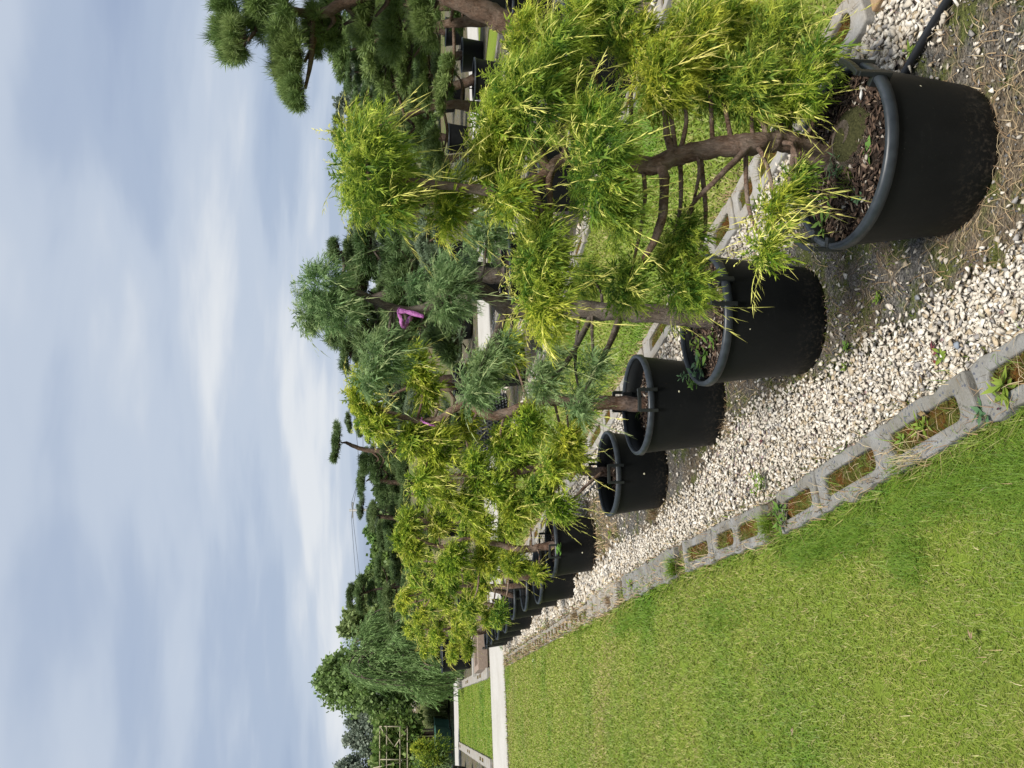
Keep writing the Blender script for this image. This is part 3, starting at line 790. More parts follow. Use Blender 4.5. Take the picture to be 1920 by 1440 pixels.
tag(obj('lawn_grass', raw_mesh('lawn_grass', V, F, M_GRASS, C)), 'bright strips of lawn between the tree beds', 'grass', kind='stuff')
V, F, C = lawn_part(22000, lambda y: np.interp(y, [16.9, 28.3], [-0.42, -0.15]), lambda y: np.interp(y, [16.9, 28.3], [1.05, 1.42]), 16.9, 28.3, .03, .05, .022, .03, rg, pal=GPAL2 + GPAL2 + GPAL, seg=False, bare=False)
tag(obj('lawn_grass', raw_mesh('lawn_grass', V, F, M_GRASS, C)), 'deep green grass of the small lawn beyond the white path', 'grass', kind='stuff')

n = 5000; x = rg.uniform(-2.5, 9, n); y = np.where(rg.random(n) < .6, 14.28, 16.88) + rg.normal(0, .025, n)
k = (vnoise(x, y, 6, 71) > -.1); x, y = x[k], y[k]; n = len(x)
V, F, C = grass_field(np.stack([x, y, np.full(n, .005)], 1), rg.uniform(.02, .06, n), rg.uniform(.008, .014, n), rg, GPAL2 + STRAW, .9, False)
tag(obj('path_edge_grass', raw_mesh('path_edge_grass', V, F, M_GRASS, C)), 'grass creeping over the edges of the white cross path', 'grass', kind='stuff')

# ------------------------------------------------------------------ pots
def lathe(prof, seg=48):
    V, F = [], []; n = len(prof)
    for i in range(seg):
        a = 2 * math.pi * i / seg
        for r, z in prof: V.append((r * math.cos(a), r * math.sin(a), z))
    for i in range(seg):
        j = (i + 1) % seg
        for k in range(n - 1): F.append((i * n + k, j * n + k, j * n + k + 1, i * n + k + 1))
    return V, F
def lathe_obj(name, prof, mat, parent, seg=48, cap=None):
    V, F = lathe(prof, seg)
    if cap is not None:
        n = len(prof); F.append(tuple(i * n + cap for i in range(seg)))
    return obj(name, raw_mesh(name, V, F, mat, smooth=True), parent)
def plant_pot(x, y, R, H, label, az=(0,), soil=0.06, rng=None, group=None, seg=48, base=0.82, mulch=0, tilt=(0, 0), mat=None, z=0.006):
    rng = rng or np.random.default_rng(int(x * 100 + y * 1000) % 99991)
    t = thing('plant_pot', label, 'plant pot', (x, y, z), group); t.rotation_euler = (tilt[0], tilt[1], 0)
    mat = mat or M_POT; rb = R * base; Rt = R * 0.962
    prof = [(rb * 0.90, 0.0), (rb * 0.97, 0.004), (rb, 0.018)]
    for k in range(1, 9):
        u = k / 8; prof.append((rb + (Rt - rb) * u, 0.018 + (H - 0.03 - 0.018) * u))
    ri = Rt - 0.008
    prof += [(Rt, H - 0.012), (ri, H - 0.012)]
    for k in range(1, 5):
        u = k / 4; prof.append((ri - (ri - rb) * u * 0.5, H - 0.012 - u * (H * 0.5)))
    lathe_obj('body', prof, mat, t, seg, cap=0)
    rim = lathe_obj('rim', [(Rt - 0.010, H - 0.012), (Rt - 0.009, H - 0.002), (Rt - 0.006, H + 0.001), (Rt + 0.002, H + 0.002), (R - 0.004, H), (R, H - 0.005), (R + 0.001, H - 0.027), (R - 0.003, H - 0.029), (Rt - 0.003, H - 0.027)], M_RIM, t, seg)
    # soil
    rs = Rt - 0.013; V = [(0, 0, H - soil + 0.02)]; F = []
    rings = 9; sg = 28
    for k in range(1, rings + 1):
        for i in range(sg):
            a = 2 * math.pi * i / sg; r = rs * k / rings
            V.append((r * math.cos(a), r * math.sin(a), H - soil + 0.02 * (1 - (k / rings) ** 2) + (rng.uniform(-0.006, 0.006) if k < rings else -0.004)))
    for i in range(sg): F.append((0, 1 + i, 1 + (i + 1) % sg))
    for k in range(rings - 1):
        for i in range(sg):
            j = (i + 1) % sg; b = 1 + k * sg; F.append((b + i, b + sg + i, b + sg + j, b + j))
    so_ = obj('soil', raw_mesh('soil', V, F, M_SOIL, smooth=True), t)
    if mulch:
        a = rng.uniform(0, 6.28, mulch); r = rs * np.sqrt(rng.random(mulch)) * 0.97
        P = np.stack([r * np.cos(a), r * np.sin(a), H - soil + 0.02 * (1 - (r / rs) ** 2) + rng.uniform(0, 0.012, mulch)], 1)
        S = rng.uniform(0.006, 0.016, mulch)
        pal = np.array([(0.045, 0.028, 0.02), (0.10, 0.065, 0.045), (0.025, 0.017, 0.013), (0.19, 0.14, 0.10), (0.30, 0.27, 0.23)])
        C0 = pal[rng.choice(5, mulch, p=[.35, .3, .2, .1, .05])]
        V, F, C = scatter(CHIPS, P, np.concatenate([rng.normal(size=(mulch, 2)) * .5, np.ones((mulch, 1))], 1), S, rng, 0, lambda sel, T: np.repeat(C0[sel][:, None, :], len(T), 1)); V[:, 2] = np.where(V[:, 2] > H + 0.01, H, V[:, 2])
        tag(obj('bark_mulch', raw_mesh('bark_mulch', V, F, M_CHIP, C), so_), kind='stuff')
    for a0 in az:
        hw_ = 0.05 if R < 0.4 else 0.08
        bm = bmesh.new()
        for s_ in (-1, 1):
            rot = Matrix.Rotation(a0 + s_ * hw_ / R, 3, 'Z')
            add_box(bm, R - 0.034, R + 0.007, -0.008, 0.008, H - 0.045, H + 0.006, rot)
            add_box(bm, R - 0.007, R + 0.007, -0.008, 0.008, H + 0.003, H + 0.046, rot)
        n_ = 6
        for k in range(n_):
            am = a0 + (-1 + (2 * k + 1) / n_) * hw_ / R * 1.08; wd = hw_ * 1.18 / n_
            add_box(bm, R - 0.007, R + 0.007, -wd, wd, H + 0.038, H + 0.055, Matrix.Rotation(am, 3, 'Z'))
        bm_obj('handle', bm, M_HANDLE, rim, bevel=0.002)
    return t
camaz = math.atan2(-FWH[1], -FWH[0])       # from a pot towards the camera
ROW = [  # x, y, R, H
 (1.455, 1.795, .255, .345), (1.455, 2.79, .258, .415), (1.515, 3.84, .256, .408), (1.462, 4.865, .264, .335),
 (1.46, 6.92, .27, .37), (1.38, 7.86, .27, .36), (1.44, 8.78, .27, .37), (1.49, 9.85, .27, .37), (1.45, 10.8, .27, .36), (1.47, 11.75, .27, .37), (1.50, 12.7, .27, .37), (1.52, 13.5, .27, .37)]
PN = ['closest to the camera, under the big gold juniper', 'under the blue green juniper, second along the near row', 'with a thick leaning trunk, third along the near row',
      'fourth along the near row, just before the gap'] + [f'{ORD[i]} along the near row, beyond the gap' for i in range(4, 12)]
HAZ = [(camaz + 0.92, camaz - 2.0), (camaz + 2.9, camaz + 0.35), (camaz + 0.12, camaz + 3.1), (camaz + 0.1, camaz + 3.2)] + [(camaz + 0.3 * i, camaz + 0.3 * i + 3.14) for i in range(8)]
SOILD = [.035, .05, .105, .10] + [.06] * 8
for i, (x, y, R, H) in enumerate(ROW):
    plant_pot(x, y, R, H, f'black plastic pot {PN[i]}', HAZ[i], SOILD[i], group='black pots of the near row', mulch=[1500, 1200, 900, 700, 300][i] if i < 5 else 0)
plant_pot(1.46, 0.78, .256, .36, 'black plastic pot just outside the frame before the near row', HAZ[0], .05, group='black pots of the near row')
# pale glue spots on pot sides are dried snails
def on_pot(i, px, py):
    x, y, R, H = ROW[i]; d = ray(px, py); lo, hi = 0.5, 12.0
    for k in range(4000):
        s_ = 0.5 + k * 0.002; p = CP + d * s_
        rr_ = R * (0.82 + 0.135 * np.clip(p[2] / H, 0, 1))
        if (p[0] - x) ** 2 + (p[1] - y) ** 2 < rr_ * rr_: return p
    return None
M_SNAIL = Mat('snail shell'); M_SNAIL.col((0.50, 0.47, 0.33)).rough(0.5); M_SNAIL = M_SNAIL.m
SN = [(0, 1726, 163, 'upper'), (0, 1680, 187, 'larger of the pair'), (0, 1674, 191, 'smaller of the pair'), (1, 1406, 616, 'single'), (1, 1367, 531, 'rim'), (2, 1273, 734, 'single'), (3, 1208, 888, 'single'), (4, 1092, 1036, 'single')]
for (pi, px, py, nm) in SN:
    p = on_pot(pi, px, py)
    if p is None: continue
    bm = bmesh.new(); bmesh.ops.create_icosphere(bm, subdivisions=2, radius=1)
    k = 0.0042 if pi < 2 else 0.006
    for v in bm.verts:
        a = math.atan2(v.co.z, v.co.x); v.co = Vector((v.co.x * k * 1.25, v.co.y * k * 0.7 * (1 + 0.12 * math.sin(3 * a + 14 * v.co.xz.length)), v.co.z * k))
    tag(bm_obj('snail_shell', bm, M_SNAIL, smooth=True, loc=p), f'tiny cream snail shell on the {ORD[pi]} near row pot, {nm} one', 'snail shell', 'snail shells on the pots')

# ------------------------------------------------------------------ junipers of the near row
def radius_px(px_half, fh): return px_half * fh / FPX
def potted_juniper(name, label, i, trunk_px, trunk_r, pads, pal, temps, length, dens, rng, fh=None, base=None, bark=None, branches=(), group='clipped junipers in the near row', twigs=True):
    """trunk_px: list of (px, py, dfh); pads: (px, py, half_v, half_u, dfh, pal?, whips)"""
    x, y, R, H = ROW[i] if base is None else base
    fh0 = fh or float(np.dot((x, y, 0), FWH))
    t = thing(name, label, 'juniper', (x, y, H - 0.03), group)
    off = np.array(t.location)
    T = [at(a, b, fh0 + d) for a, b, d in trunk_px]
    b0 = gnd(trunk_px[0][0], trunk_px[0][1], H - (SOILD[i] if base is None else .05) + .005); df = float(b0.dot(FWH)) - fh0
    for k, wgt in ((0, 1.0), (1, .75), (2, .45), (3, .2)): T[k] = at(trunk_px[k][0], trunk_px[k][1], fh0 + trunk_px[k][2] + df * wgt)
    o = tube_obj('trunk', np.array(T) - off, trunk_r, bark or M_BARK, t, 10, 0.14, 7)
    Tc = catmull(T, 8)
    for br in branches:
        P = [at(a, b, fh0 + d) for a, b, d in br[0]]
        tube_obj('branch', np.array(P) - off, br[1], bark or M_BARK, t, 7, 0.12, 5)
    for p in pads:
        px, py, hv, hu, d = p[:5]; pl = p[5] if len(p) > 5 and p[5] else pal; wh = p[6] if len(p) > 6 else 10
        c = at(px, py, fh0 + d); f1 = fh0 + d
        a, b = radius_px(hu, f1) * (1.04 if i < 2 else .97), radius_px(hv, f1) * (1.04 if i < 2 else .95)
        rad = (a, min(max(a * 0.85, b * 0.8), 0.30), b)
        rad = tuple(max(r - length * 0.12, 0.02) for r in rad)
        area = (rad[0] * rad[1] + rad[0] * rad[2] + rad[1] * rad[2])
        n = int(np.clip(dens * area, 70, 2600))
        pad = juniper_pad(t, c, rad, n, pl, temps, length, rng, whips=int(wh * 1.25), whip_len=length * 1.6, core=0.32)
        if twigs:
            # limb from the nearest trunk point into the pad, then a few twigs inside it
            dd = np.linalg.norm(Tc - c, axis=1); j = int(np.argmin(dd + 0.6 * np.maximum(0, Tc[:, 2] - c[2] + 0.02)))
            s = Tc[j]; mid = (s + c) / 2 + rng.normal(size=3) * 0.02 + np.array([0, 0, -0.02]); end = c + np.array([0, 0, -rad[2] * 0.2])
            if dd[j] > 0.05:
                pad.parent = tube_obj('branch', np.array([s, mid, end]) - off, [0.0075, 0.006, 0.003], bark or M_BARK, t, 6, 0.12, 4)
    return t
rj = np.random.default_rng(101)
T1 = [(1568, 300, 0), (1530, 285, 0), (1478, 268, 0), (1440, 266, 0), (1390, 272, 0), (1320, 281, .02), (1262, 294, .03), (1222, 312, .03), (1150, 300, .05), (1090, 285, .06), (1045, 305, .05), (1000, 345, .03), (950, 362, .02), (885, 354, 0), (820, 346, 0), (740, 338, 0), (690, 335, 0)]
T1P = [(690, 318, 80, 110, 0, 'goldgreen', 34), (728, 390, 40, 45, -.05, 'goldgreen', 12), (668, 250, 45, 50, .05, 'gold', 16),
       (838, 385, 42, 70, .06, 'gold', 22), (915, 300, 50, 90, .12, 'gold', 22), (950, 365, 40, 60, -.06, 'gold', 18),
       (985, 185, 85, 95, .02, 'goldgreen', 30), (930, 235, 50, 75, .06, 'gold', 22), (1040, 110, 60, 80, .1, 'goldgreen', 16), (985, 80, 60, 70, .18, 'gold', 14),
       (1120, 315, 62, 125, -.06, 'goldgreen', 40), (1100, 225, 50, 55, -.02, 'gold', 26), (1155, 400, 40, 70, -.04, 'goldgreen', 16),
       (1010, 470, 52, 90, .02, 'goldgreen', 22), (1018, 580, 50, 70, 0, 'gold', 34), (1000, 530, 45, 80, .04, 'goldgreen', 12),
       (1240, 150, 72, 85, .04, 'gold', 32), (1190, 90, 50, 70, .12, 'gold', 18), (1300, 80, 60, 85, .1, 'gold', 14), (1400, 165, 72, 80, 0, 'goldgreen', 22), (1450, 80, 70, 85, .1, 'goldgreen', 16), (1500, 170, 45, 60, -.04, 'gold', 14), (1340, 160, 50, 70, .08, 'goldgreen', 10), (1150, 30, 55, 80, .16, 'goldgreen', 8), (1470, 205, 42, 52, .05, 'gold', 12), (1370, 50, 55, 75, .2, 'gold', 10), (1530, 110, 45, 60, .0, 'goldgreen', 12), (1090, 40, 45, 70, .2, 'gold', 8),
       (1280, 440, 38, 62, .08, 'goldgreen', 8), (1170, 540, 42, 60, .1, 'goldgreen', 8), (1280, 535, 50, 70, .1, 'goldgreen', 10), (1245, 480, 35, 50, .12, 'goldgreen', 6),
       (1450, 395, 42, 52, -.14, 'gold', 16), (1490, 345, 38, 48, -.1, 'goldgreen', 8), (1435, 470, 34, 42, -.18, 'gold', 20)]
T1B = [([(1230, 308, .03), (1245, 330, .0), (1243, 400, -.02), (1225, 455, 0), (1198, 498, .08)], [.017, .014, .011, .007]),
       ([(1410, 270, -.01), (1370, 310, -.05), (1330, 350, -.05), (1298, 384, .05), (1280, 430, .08)], [.010, .008, .006, .004]),
       ([(1042, 305, .05), (1030, 335, .03), (1032, 400, .02), (1015, 450, .02)], [.013, .011, .008, .005]),
       ([(1262, 294, .03), (1250, 250, .04), (1245, 200, .05)], [.013, .010, .006]),
       ([(1440, 266, 0), (1430, 230, 0), (1400, 190, 0)], [.011, .008, .005]),
       ([(1490, 270, 0), (1485, 320, -.08), (1470, 380, -.14), (1450, 430, -.17)], [.010, .008, .006, .004]),
       ([(1030, 320, .05), (1000, 260, .03), (985, 200, .02)], [.013, .010, .006])]
potted_juniper('clipped_juniper', 'large gold tipped clipped juniper with reddish trunk in the pot closest to the camera', 0, T1,
               [.036, .032, .028, .032, .027, .026, .026, .020, .018, .016, .014, .012, .010, .006], T1P, 'gold', SPR_HI, .090, 9100, rj, branches=T1B)
T2 = [(1345, 600, 0), (1290, 595, 0), (1200, 586, 0), (1110, 582, 0), (1055, 578, 0), (985, 582, 0), (950, 578, 0), (915, 552, 0), (882, 532, 0), (850, 545, 0), (810, 572, 0), (770, 583, 0), (735, 577, 0), (700, 563, 0), (660, 546, 0), (610, 552, 0)]
T2P = [(602, 540, 52, 60, 0, None, 16), (628, 585, 40, 48, -.05, None, 8), (580, 590, 36, 42, .05, None, 8), (712, 668, 42, 50, -.05, None, 12), (745, 640, 30, 36, 0, None, 6), (690, 715, 30, 36, -.1, None, 10),
       (772, 545, 26, 36, .05, None, 6), (835, 555, 46, 66, -.04, None, 14), (838, 510, 40, 40, .04, None, 6), (905, 440, 44, 52, .05, None, 8),
       (905, 690, 38, 52, -.12, None, 8), (885, 735, 36, 46, -.18, None, 8), (940, 650, 26, 36, -.08, None, 4), (1012, 715, 34, 48, -.18, None, 8), (1035, 670, 24, 32, -.12, None, 4),
       (1085, 755, 30, 46, -.22, None, 10), (1110, 690, 26, 36, -.16, None, 4), (1100, 520, 40, 46, .14, 'goldgreen', 4), (1300, 560, 40, 50, .02, 'goldgreen', 6), (1260, 590, 30, 36, .05, 'goldgreen', 4)]
T2B = [([(950, 582, 0), (930, 625, -.05), (905, 680, -.12), (890, 735, -.18)], [.014, .012, .009, .005]),
       ([(1112, 586, 0), (1085, 640, -.08), (1055, 690, -.15), (1015, 720, -.18)], [.014, .012, .009, .005]),
       ([(1165, 588, 0), (1145, 640, -.1), (1120, 690, -.16), (1085, 755, -.22)], [.014, .012, .009, .005]),
       ([(760, 583, 0), (765, 615, -.02), (745, 640, -.03), (712, 668, -.05)], [.011, .009, .006, .004])]
potted_juniper('clipped_juniper', 'blue green clipped juniper with a pink ribbon on its trunk', 1, T2,
               [.040, .038, .036, .036, .034, .032, .030, .026, .024, .022, .018, .016, .014, .012, .008], T2P, 'blue', SPR_HI, .090, 8000, rj, branches=T2B, bark=M_BARKG)
T3 = [(1215, 760, 0), (1170, 757, 0), (1110, 754, 0), (1045, 750, 0), (1005, 755, 0), (975, 765, 0), (930, 780, 0), (900, 770, 0), (880, 757, 0), (850, 768, 0), (825, 785, 0), (790, 790, 0), (760, 783, 0), (730, 773, 0), (690, 755, 0)]
T3P = [(672, 735, 32, 48, 0, None, 14), (690, 785, 30, 40, 0, None, 12), (712, 800, 22, 30, -.05, None, 8), (775, 690, 36, 46, .05, None, 12), (800, 735, 30, 36, .08, None, 8), (765, 820, 36, 44, .02, None, 12),
       (820, 840, 40, 50, -.02, None, 16), (790, 905, 24, 42, -.06, None, 14), (870, 800, 26, 36, .08, None, 6), (950, 655, 34, 42, .1, None, 8), (985, 800, 38, 46, -.04, None, 10), (1060, 830, 40, 46, -.08, None, 16),
       (940, 830, 34, 46, .04, None, 10), (1090, 770, 28, 36, .1, None, 6), (900, 690, 30, 36, .14, None, 6), (1035, 880, 30, 40, -.1, None, 12)]
potted_juniper('clipped_juniper', 'slender gold juniper with a small pink ribbon, third tree of the near row', 2, T3,
               [.040, .038, .034, .030, .026, .026, .026, .022, .020, .018, .016, .014, .012, .007], T3P, 'gold', SPR_MD, .110, 7400, rj)
T4 = [(1150, 885, 0), (1110, 885, 0), (1070, 876, 0), (1030, 872, 0), (990, 880, 0), (940, 890, 0), (900, 895, 0), (860, 890, 0), (820, 895, 0)]
T4P = [(890, 880, 32, 50, .05, None, 10), (930, 910, 34, 44, 0, None, 10), (1000, 925, 34, 36, -.05, 'goldgreen', 8), (830, 920, 26, 40, .02, None, 12), (1045, 955, 38, 34, -.1, None, 14), (960, 960, 30, 36, 0, None, 8),
       (970, 860, 30, 40, .06, None, 8), (800, 880, 26, 40, .08, None, 10), (870, 950, 30, 40, .05, None, 8), (1080, 860, 24, 32, 0, None, 6), (1020, 900, 28, 36, .05, 'goldgreen', 6)]
potted_juniper('clipped_juniper', 'gold juniper with low drooping pads in the fourth pot, before the gap', 3, T4,
               [.034, .030, .028, .026, .022, .018, .014, .010, .006], T4P, 'gold', SPR_MD, .115, 6600, rj,
               branches=[([(1130, 885, 0), (1100, 910, -.06), (1075, 935, -.1), (1050, 955, -.1)], [.012, .010, .008, .005])])
T5 = [(1045, 1022, 0), (1010, 1026, 0), (975, 1030, 0), (940, 1022, 0), (900, 1012, 0), (870, 1012, 0), (830, 1025, 0), (795, 1015, 0), (770, 1000, 0)]
T5P = [(762, 985, 24, 36, 0, None, 12), (770, 1030, 24, 30, 0, None, 8), (745, 1010, 16, 28, .05, None, 8), (820, 975, 28, 36, .05, None, 10), (850, 1045, 30, 34, -.05, None, 10), (900, 985, 28, 38, -.04, None, 10), (905, 1045, 28, 36, .06, None, 8),
       (955, 985, 26, 34, -.05, None, 8), (960, 1060, 30, 32, -.05, None, 8), (1005, 1075, 18, 22, -.15, None, 6), (830, 1065, 24, 30, .05, None, 8), (940, 935, 20, 30, .05, None, 6), (990, 960, 22, 28, -.1, None, 8)]
potted_juniper('clipped_juniper', 'gold juniper with a curved reddish trunk in the first pot beyond the gap', 4, T5,
               [.036, .032, .030, .026, .022, .02, .016, .012, .006], T5P, 'gold', SPR_MD, .125, 5600, rj)
def random_juniper(i, label, top, rng, pal='gold', temps=SPR_LO, length=.13, dens=3700, np_=12, spread=0.46, base=None, name='clipped_juniper', group='clipped junipers in the near row', minz=0.62):
    x, y, R, H = ROW[i] if base is None else base
    t = thing(name, label, 'juniper', (x, y, H - 0.03), group); z0 = H - 0.03
    P = [np.zeros(3)]; lean = rng.uniform(-0.15, 0.15, 2)
    for k in range(1, 6):
        u = k / 5; P.append(np.array([lean[0] * u + 0.08 * math.sin(3.1 * u + i), lean[1] * u + 0.08 * math.cos(2.7 * u + i * 2), (top - z0 - 0.08) * u]))
    tube_obj('trunk', P, [.036, .028, .022, .016, .010, .005], M_BARK, t, 8, 0.12, 5)
    C = catmull(P, 8)
    for k in range(np_):
        u = (k + 0.5) / np_; zt = minz + (top - minz) * u - z0
        s = C[int(np.clip(np.argmin(np.abs(C[:, 2] - zt + 0.10)), 0, len(C) - 1))]
        a = k * 2.4 + rng.uniform(-.4, .4); rr_ = spread * (1 - 0.62 * u) * rng.uniform(0.6, 1.1)
        if k == np_ - 1: rr_ = 0.02
        c = s + np.array([rr_ * math.cos(a), rr_ * math.sin(a), 0.10])
        sz = rng.uniform(0.09, 0.15) * (1.1 - 0.25 * u)
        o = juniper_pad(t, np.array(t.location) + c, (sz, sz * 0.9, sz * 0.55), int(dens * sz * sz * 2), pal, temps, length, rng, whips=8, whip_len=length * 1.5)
        tube_obj('branch', [s, (s + c) / 2 + np.array([0, 0, -.03]), c], [.010, .008, .004], M_BARK, t, 5, 0.1, 3)
    return t
tops = [1.62, 1.66, 1.72, 1.68, 1.62, 1.58, 1.46]
for k, i in enumerate(range(5, 12)):
    random_juniper(i, f'gold clipped juniper, {ORD[i]} of the near row, in the far thicket of pads', tops[k], rj, 'gold' if k % 3 else 'goldgreen')
# the tree whose pot stands just outside the frame: only drooping tips come in
random_juniper(0, 'gold juniper mostly outside the frame whose drooping tips enter beside the black hose', 1.55, rj, 'gold', SPR_HI, .09, 5200, 9, 0.34, base=(1.52, .72, .256, .36), minz=0.75)

# ------------------------------------------------------------------ ribbons, tag, hose, weeds, leaves
def ribbon(label, pts, wd, knot):
    t = thing('plastic_ribbon', label, 'ribbon', knot, 'pink ribbons tied to trunks')
    K = np.array(knot)
    for P in pts:
        C = catmull(np.array(P) - K, 6); V, F = [], []
        for i, p in enumerate(C):
            d = unit(C[min(i + 1, len(C) - 1)] - C[max(i - 1, 0)]); s = unit(np.cross(d, FWH + .45 * math.sin(i * .9) * ZUP)) * wd / 2 * (0.6 + 0.4 * abs(math.sin(i * .5 + .6)))
            V += [p - s, p + s]
        for i in range(len(C) - 1): F.append((2 * i, 2 * i + 1, 2 * i + 3, 2 * i + 2))
        o = obj('tail', raw_mesh('tail', V, F, M_PINK, smooth=True), t)
        sm = o.modifiers.new('thickness', 'SOLIDIFY'); sm.thickness = 0.001
    a = np.linspace(0, 2 * np.pi, 13)
    lp = [(0.0165 * math.cos(q), 0.0165 * math.sin(q), 0.004 * math.sin(2 * q)) for q in a]
    tube_obj('knot', lp, [0.0035], M_PINK, t, 6, 0.2, 2)
f2 = float(np.dot((ROW[1][0], ROW[1][1], 0), FWH)); f3 = float(np.dot((ROW[2][0], ROW[2][1], 0), FWH))
ribbon('pink plastic ribbon looped on the trunk of the blue green juniper',
       [[at(748, 583, f2 - .02), at(752, 600, f2 - .04), at(757, 614, f2 - .04), at(764, 604, f2 - .03), at(772, 593, f2 - .02)], [at(748, 583, f2 - .03), at(765, 585, f2 - .04), at(795, 594, f2 - .05)]], 0.019, at(748, 583, f2))
ribbon('small pink ribbon on the trunk of the third tree in the near row',
       [[at(790, 789, f3 - .02), at(800, 794, f3 - .04), at(816, 799, f3 - .04)]], 0.012, at(790, 789, f3))
# irrigation hose along the back of the pots
P = [(1.93, -0.4), (1.90, 0.8), (1.87, 1.6), (1.80, 2.1), (1.86, 2.9), (1.88, 3.9), (1.82, 5.2), (1.9, 7.0)]
tag(tube_obj('irrigation_hose', [(a, b, 0.026) for a, b in P], [0.013], M_HOSE, None, 10, 0, 12), 'black irrigation hose lying on white gravel behind the pots', 'hose')

def leaf(B, p, d, L, w_, up):
    B.add(p, p + d * L, w_, up, 0.2, 1.0, 0.45)
def weed(label, loc, h, stems, leaves, L, w_, pal, rng, group='weeds in pots and gravel', spread=0.5, name='weed_plant'):
    t = thing(name, label, 'weed', loc, group)
    B, S = Blades(), Blades()
    for s in range(stems):
        a = rng.uniform(0, 6.28); top = np.array([math.cos(a) * spread * h, math.sin(a) * spread * h, h * rng.uniform(0.6, 1)])
        S.add((0, 0, 0), top, 0.003, rng.normal(size=3), 0, .4)
        for k in range(leaves):
            u = 0.3 + 0.7 * k / leaves; p = top * u; b = a + k * 2.4
            d = unit(np.array([math.cos(b), math.sin(b), rng.uniform(-0.1, 0.5)])); leaf(B, p, d, L * rng.uniform(.7, 1.1), w_, (0.2 * rng.normal(), 0.2 * rng.normal(), 1))
    c0, c1 = np.array(pal[0]), np.array(pal[1])
    for nm, X in (('leaves', B), ('stems', S)):
        V, F, T = X.get(); obj(nm, raw_mesh(nm, V, F, M_LEAF, c0 + (c1 - c0) * T[:, None]), t)
    return t
rw = np.random.default_rng(55)
LG = [(0.05, 0.13, 0.02), (0.17, 0.30, 0.06)]; YG = [(0.09, 0.17, 0.02), (0.27, 0.36, 0.06)]; BG = [(0.05, 0.12, 0.05), (0.14, 0.24, 0.12)]; DG = [(0.12, 0.10, 0.03), (0.34, 0.28, 0.10)]
def potz(i): return ROW[i][3] - SOILD[i] + 0.012
def inpot(i, px, py): return tuple(gnd(px, py, potz(i)))
W_ = [('pointed weed with broad pale leaves in the left of the nearest pot', inpot(0, 1548, 425), .05, 2, 4, .05, .019, LG), ('broad leaved weed at the front rim of the nearest pot', inpot(0, 1632, 290), .035, 1, 4, .042, .018, LG),
      ('bushy weed with soft leaves at the left rim of the second pot', inpot(1, 1322, 690), .07, 4, 5, .045, .024, BG), ('leafy weed in the middle of the second pot', inpot(1, 1330, 660), .06, 3, 4, .05, .022, LG),
      ('small ferny weed hanging over the rim of the second pot', inpot(1, 1350, 555), .05, 4, 5, .022, .008, LG), ('ferny blue weed poking out left of the second pot', inpot(1, 1295, 700), .06, 3, 6, .028, .009, BG),
      ('little upright weed at the back of the third pot', inpot(2, 1180, 745), .05, 2, 4, .035, .009, LG), ('round leaved weed in the fourth pot', inpot(3, 1150, 905), .06, 3, 3, .05, .03, LG),
      ('pale heart leaved weed on the rim of the fifth pot', inpot(4, 1055, 1030), .06, 3, 3, .06, .045, LG),
      ('yellow green weed in the slot of the closest edging block', tuple(gnd(1895, 728, .02)), .06, 3, 5, .055, .016, YG), ('lobed blue green weed beside the first crossbar of the edging', tuple(gnd(1862, 765, .02)), .04, 3, 4, .045, .015, BG),
      ('lanky yellow green weed in the mossy slot of the edging', tuple(gnd(1745, 805, .02)), .06, 4, 6, .040, .011, YG), ('small bright weed at the end of the mossy slot', tuple(gnd(1702, 828, .02)), .04, 3, 5, .032, .010, YG),
      ('sprawling pale weed on the white gravel before the edging', tuple(gnd(1440, 905, .02)), .10, 7, 8, .026, .010, YG), ('thin green weed by the gap in the edging', tuple(gnd(1475, 945, .02)), .08, 5, 7, .030, .009, LG),
      ('leafy dock weed in the gap of the edging', tuple(gnd(1480, 968, .02)), .06, 4, 4, .06, .022, LG), ('yellow flowering weed clump by the solid slab', tuple(gnd(1190, 1095, .02)), .07, 5, 6, .035, .014, YG),
      ('tiny green weed on gravel near the red leaf', tuple(gnd(1770, 668, .02)), .025, 3, 4, .028, .012, YG), ('ragged weed on gravel at far end of the row', tuple(gnd(1030, 1170, .02)), .12, 7, 8, .04, .014, YG),
      ('weed with thin leaves growing through the white path crack', tuple(gnd(945, 1215, .02)), .10, 6, 6, .07, .014, YG), ('small weed on the white gravel behind the nearest pot', tuple(gnd(1712, 98, .02)), .03, 3, 4, .03, .010, YG),
      ('little weed on gravel at the foot of the second pot', tuple(gnd(1588, 688, .02)), .02, 3, 4, .02, .010, YG)]
W_ += [('wispy grassy weed beside the trunk in the nearest pot', inpot(0, 1590, 310), .07, 7, 5, .035, .004, BG), ('pale two leaved seedling by the rim of the nearest pot', inpot(0, 1560, 400), .035, 2, 3, .04, .017, LG), ('small fern like weed at the back of the nearest pot', inpot(0, 1540, 180), .04, 4, 5, .02, .007, LG),
       ('clover like weed on mulch in the nearest pot', inpot(0, 1618, 370), .03, 4, 4, .018, .012, BG), ('broad seedling at the front of the second pot', inpot(1, 1345, 640), .045, 3, 3, .05, .026, LG), ('trailing weed over the left rim of the second pot', inpot(1, 1312, 715), .055, 5, 5, .034, .014, LG),
       ('upright weed by the trunk of the second pot', inpot(1, 1318, 640), .06, 3, 5, .035, .011, YG), ('grassy weed at the foot of the third trunk', inpot(2, 1206, 770), .05, 6, 4, .04, .005, LG), ('little weed at the left inside of the fourth pot', inpot(3, 1140, 930), .05, 3, 4, .04, .014, LG),
       ('small yellow weed on bed soil between first and second pots', tuple(gnd(1650, 560, .012)), .02, 4, 4, .02, .009, YG), ('flat rosette weed at the edge of the dark soil', tuple(gnd(1590, 650, .012)), .015, 5, 3, .026, .010, LG), ('sparse weed on soil before the fifth pot', tuple(gnd(1150, 1000, .012)), .05, 5, 5, .04, .012, YG)]
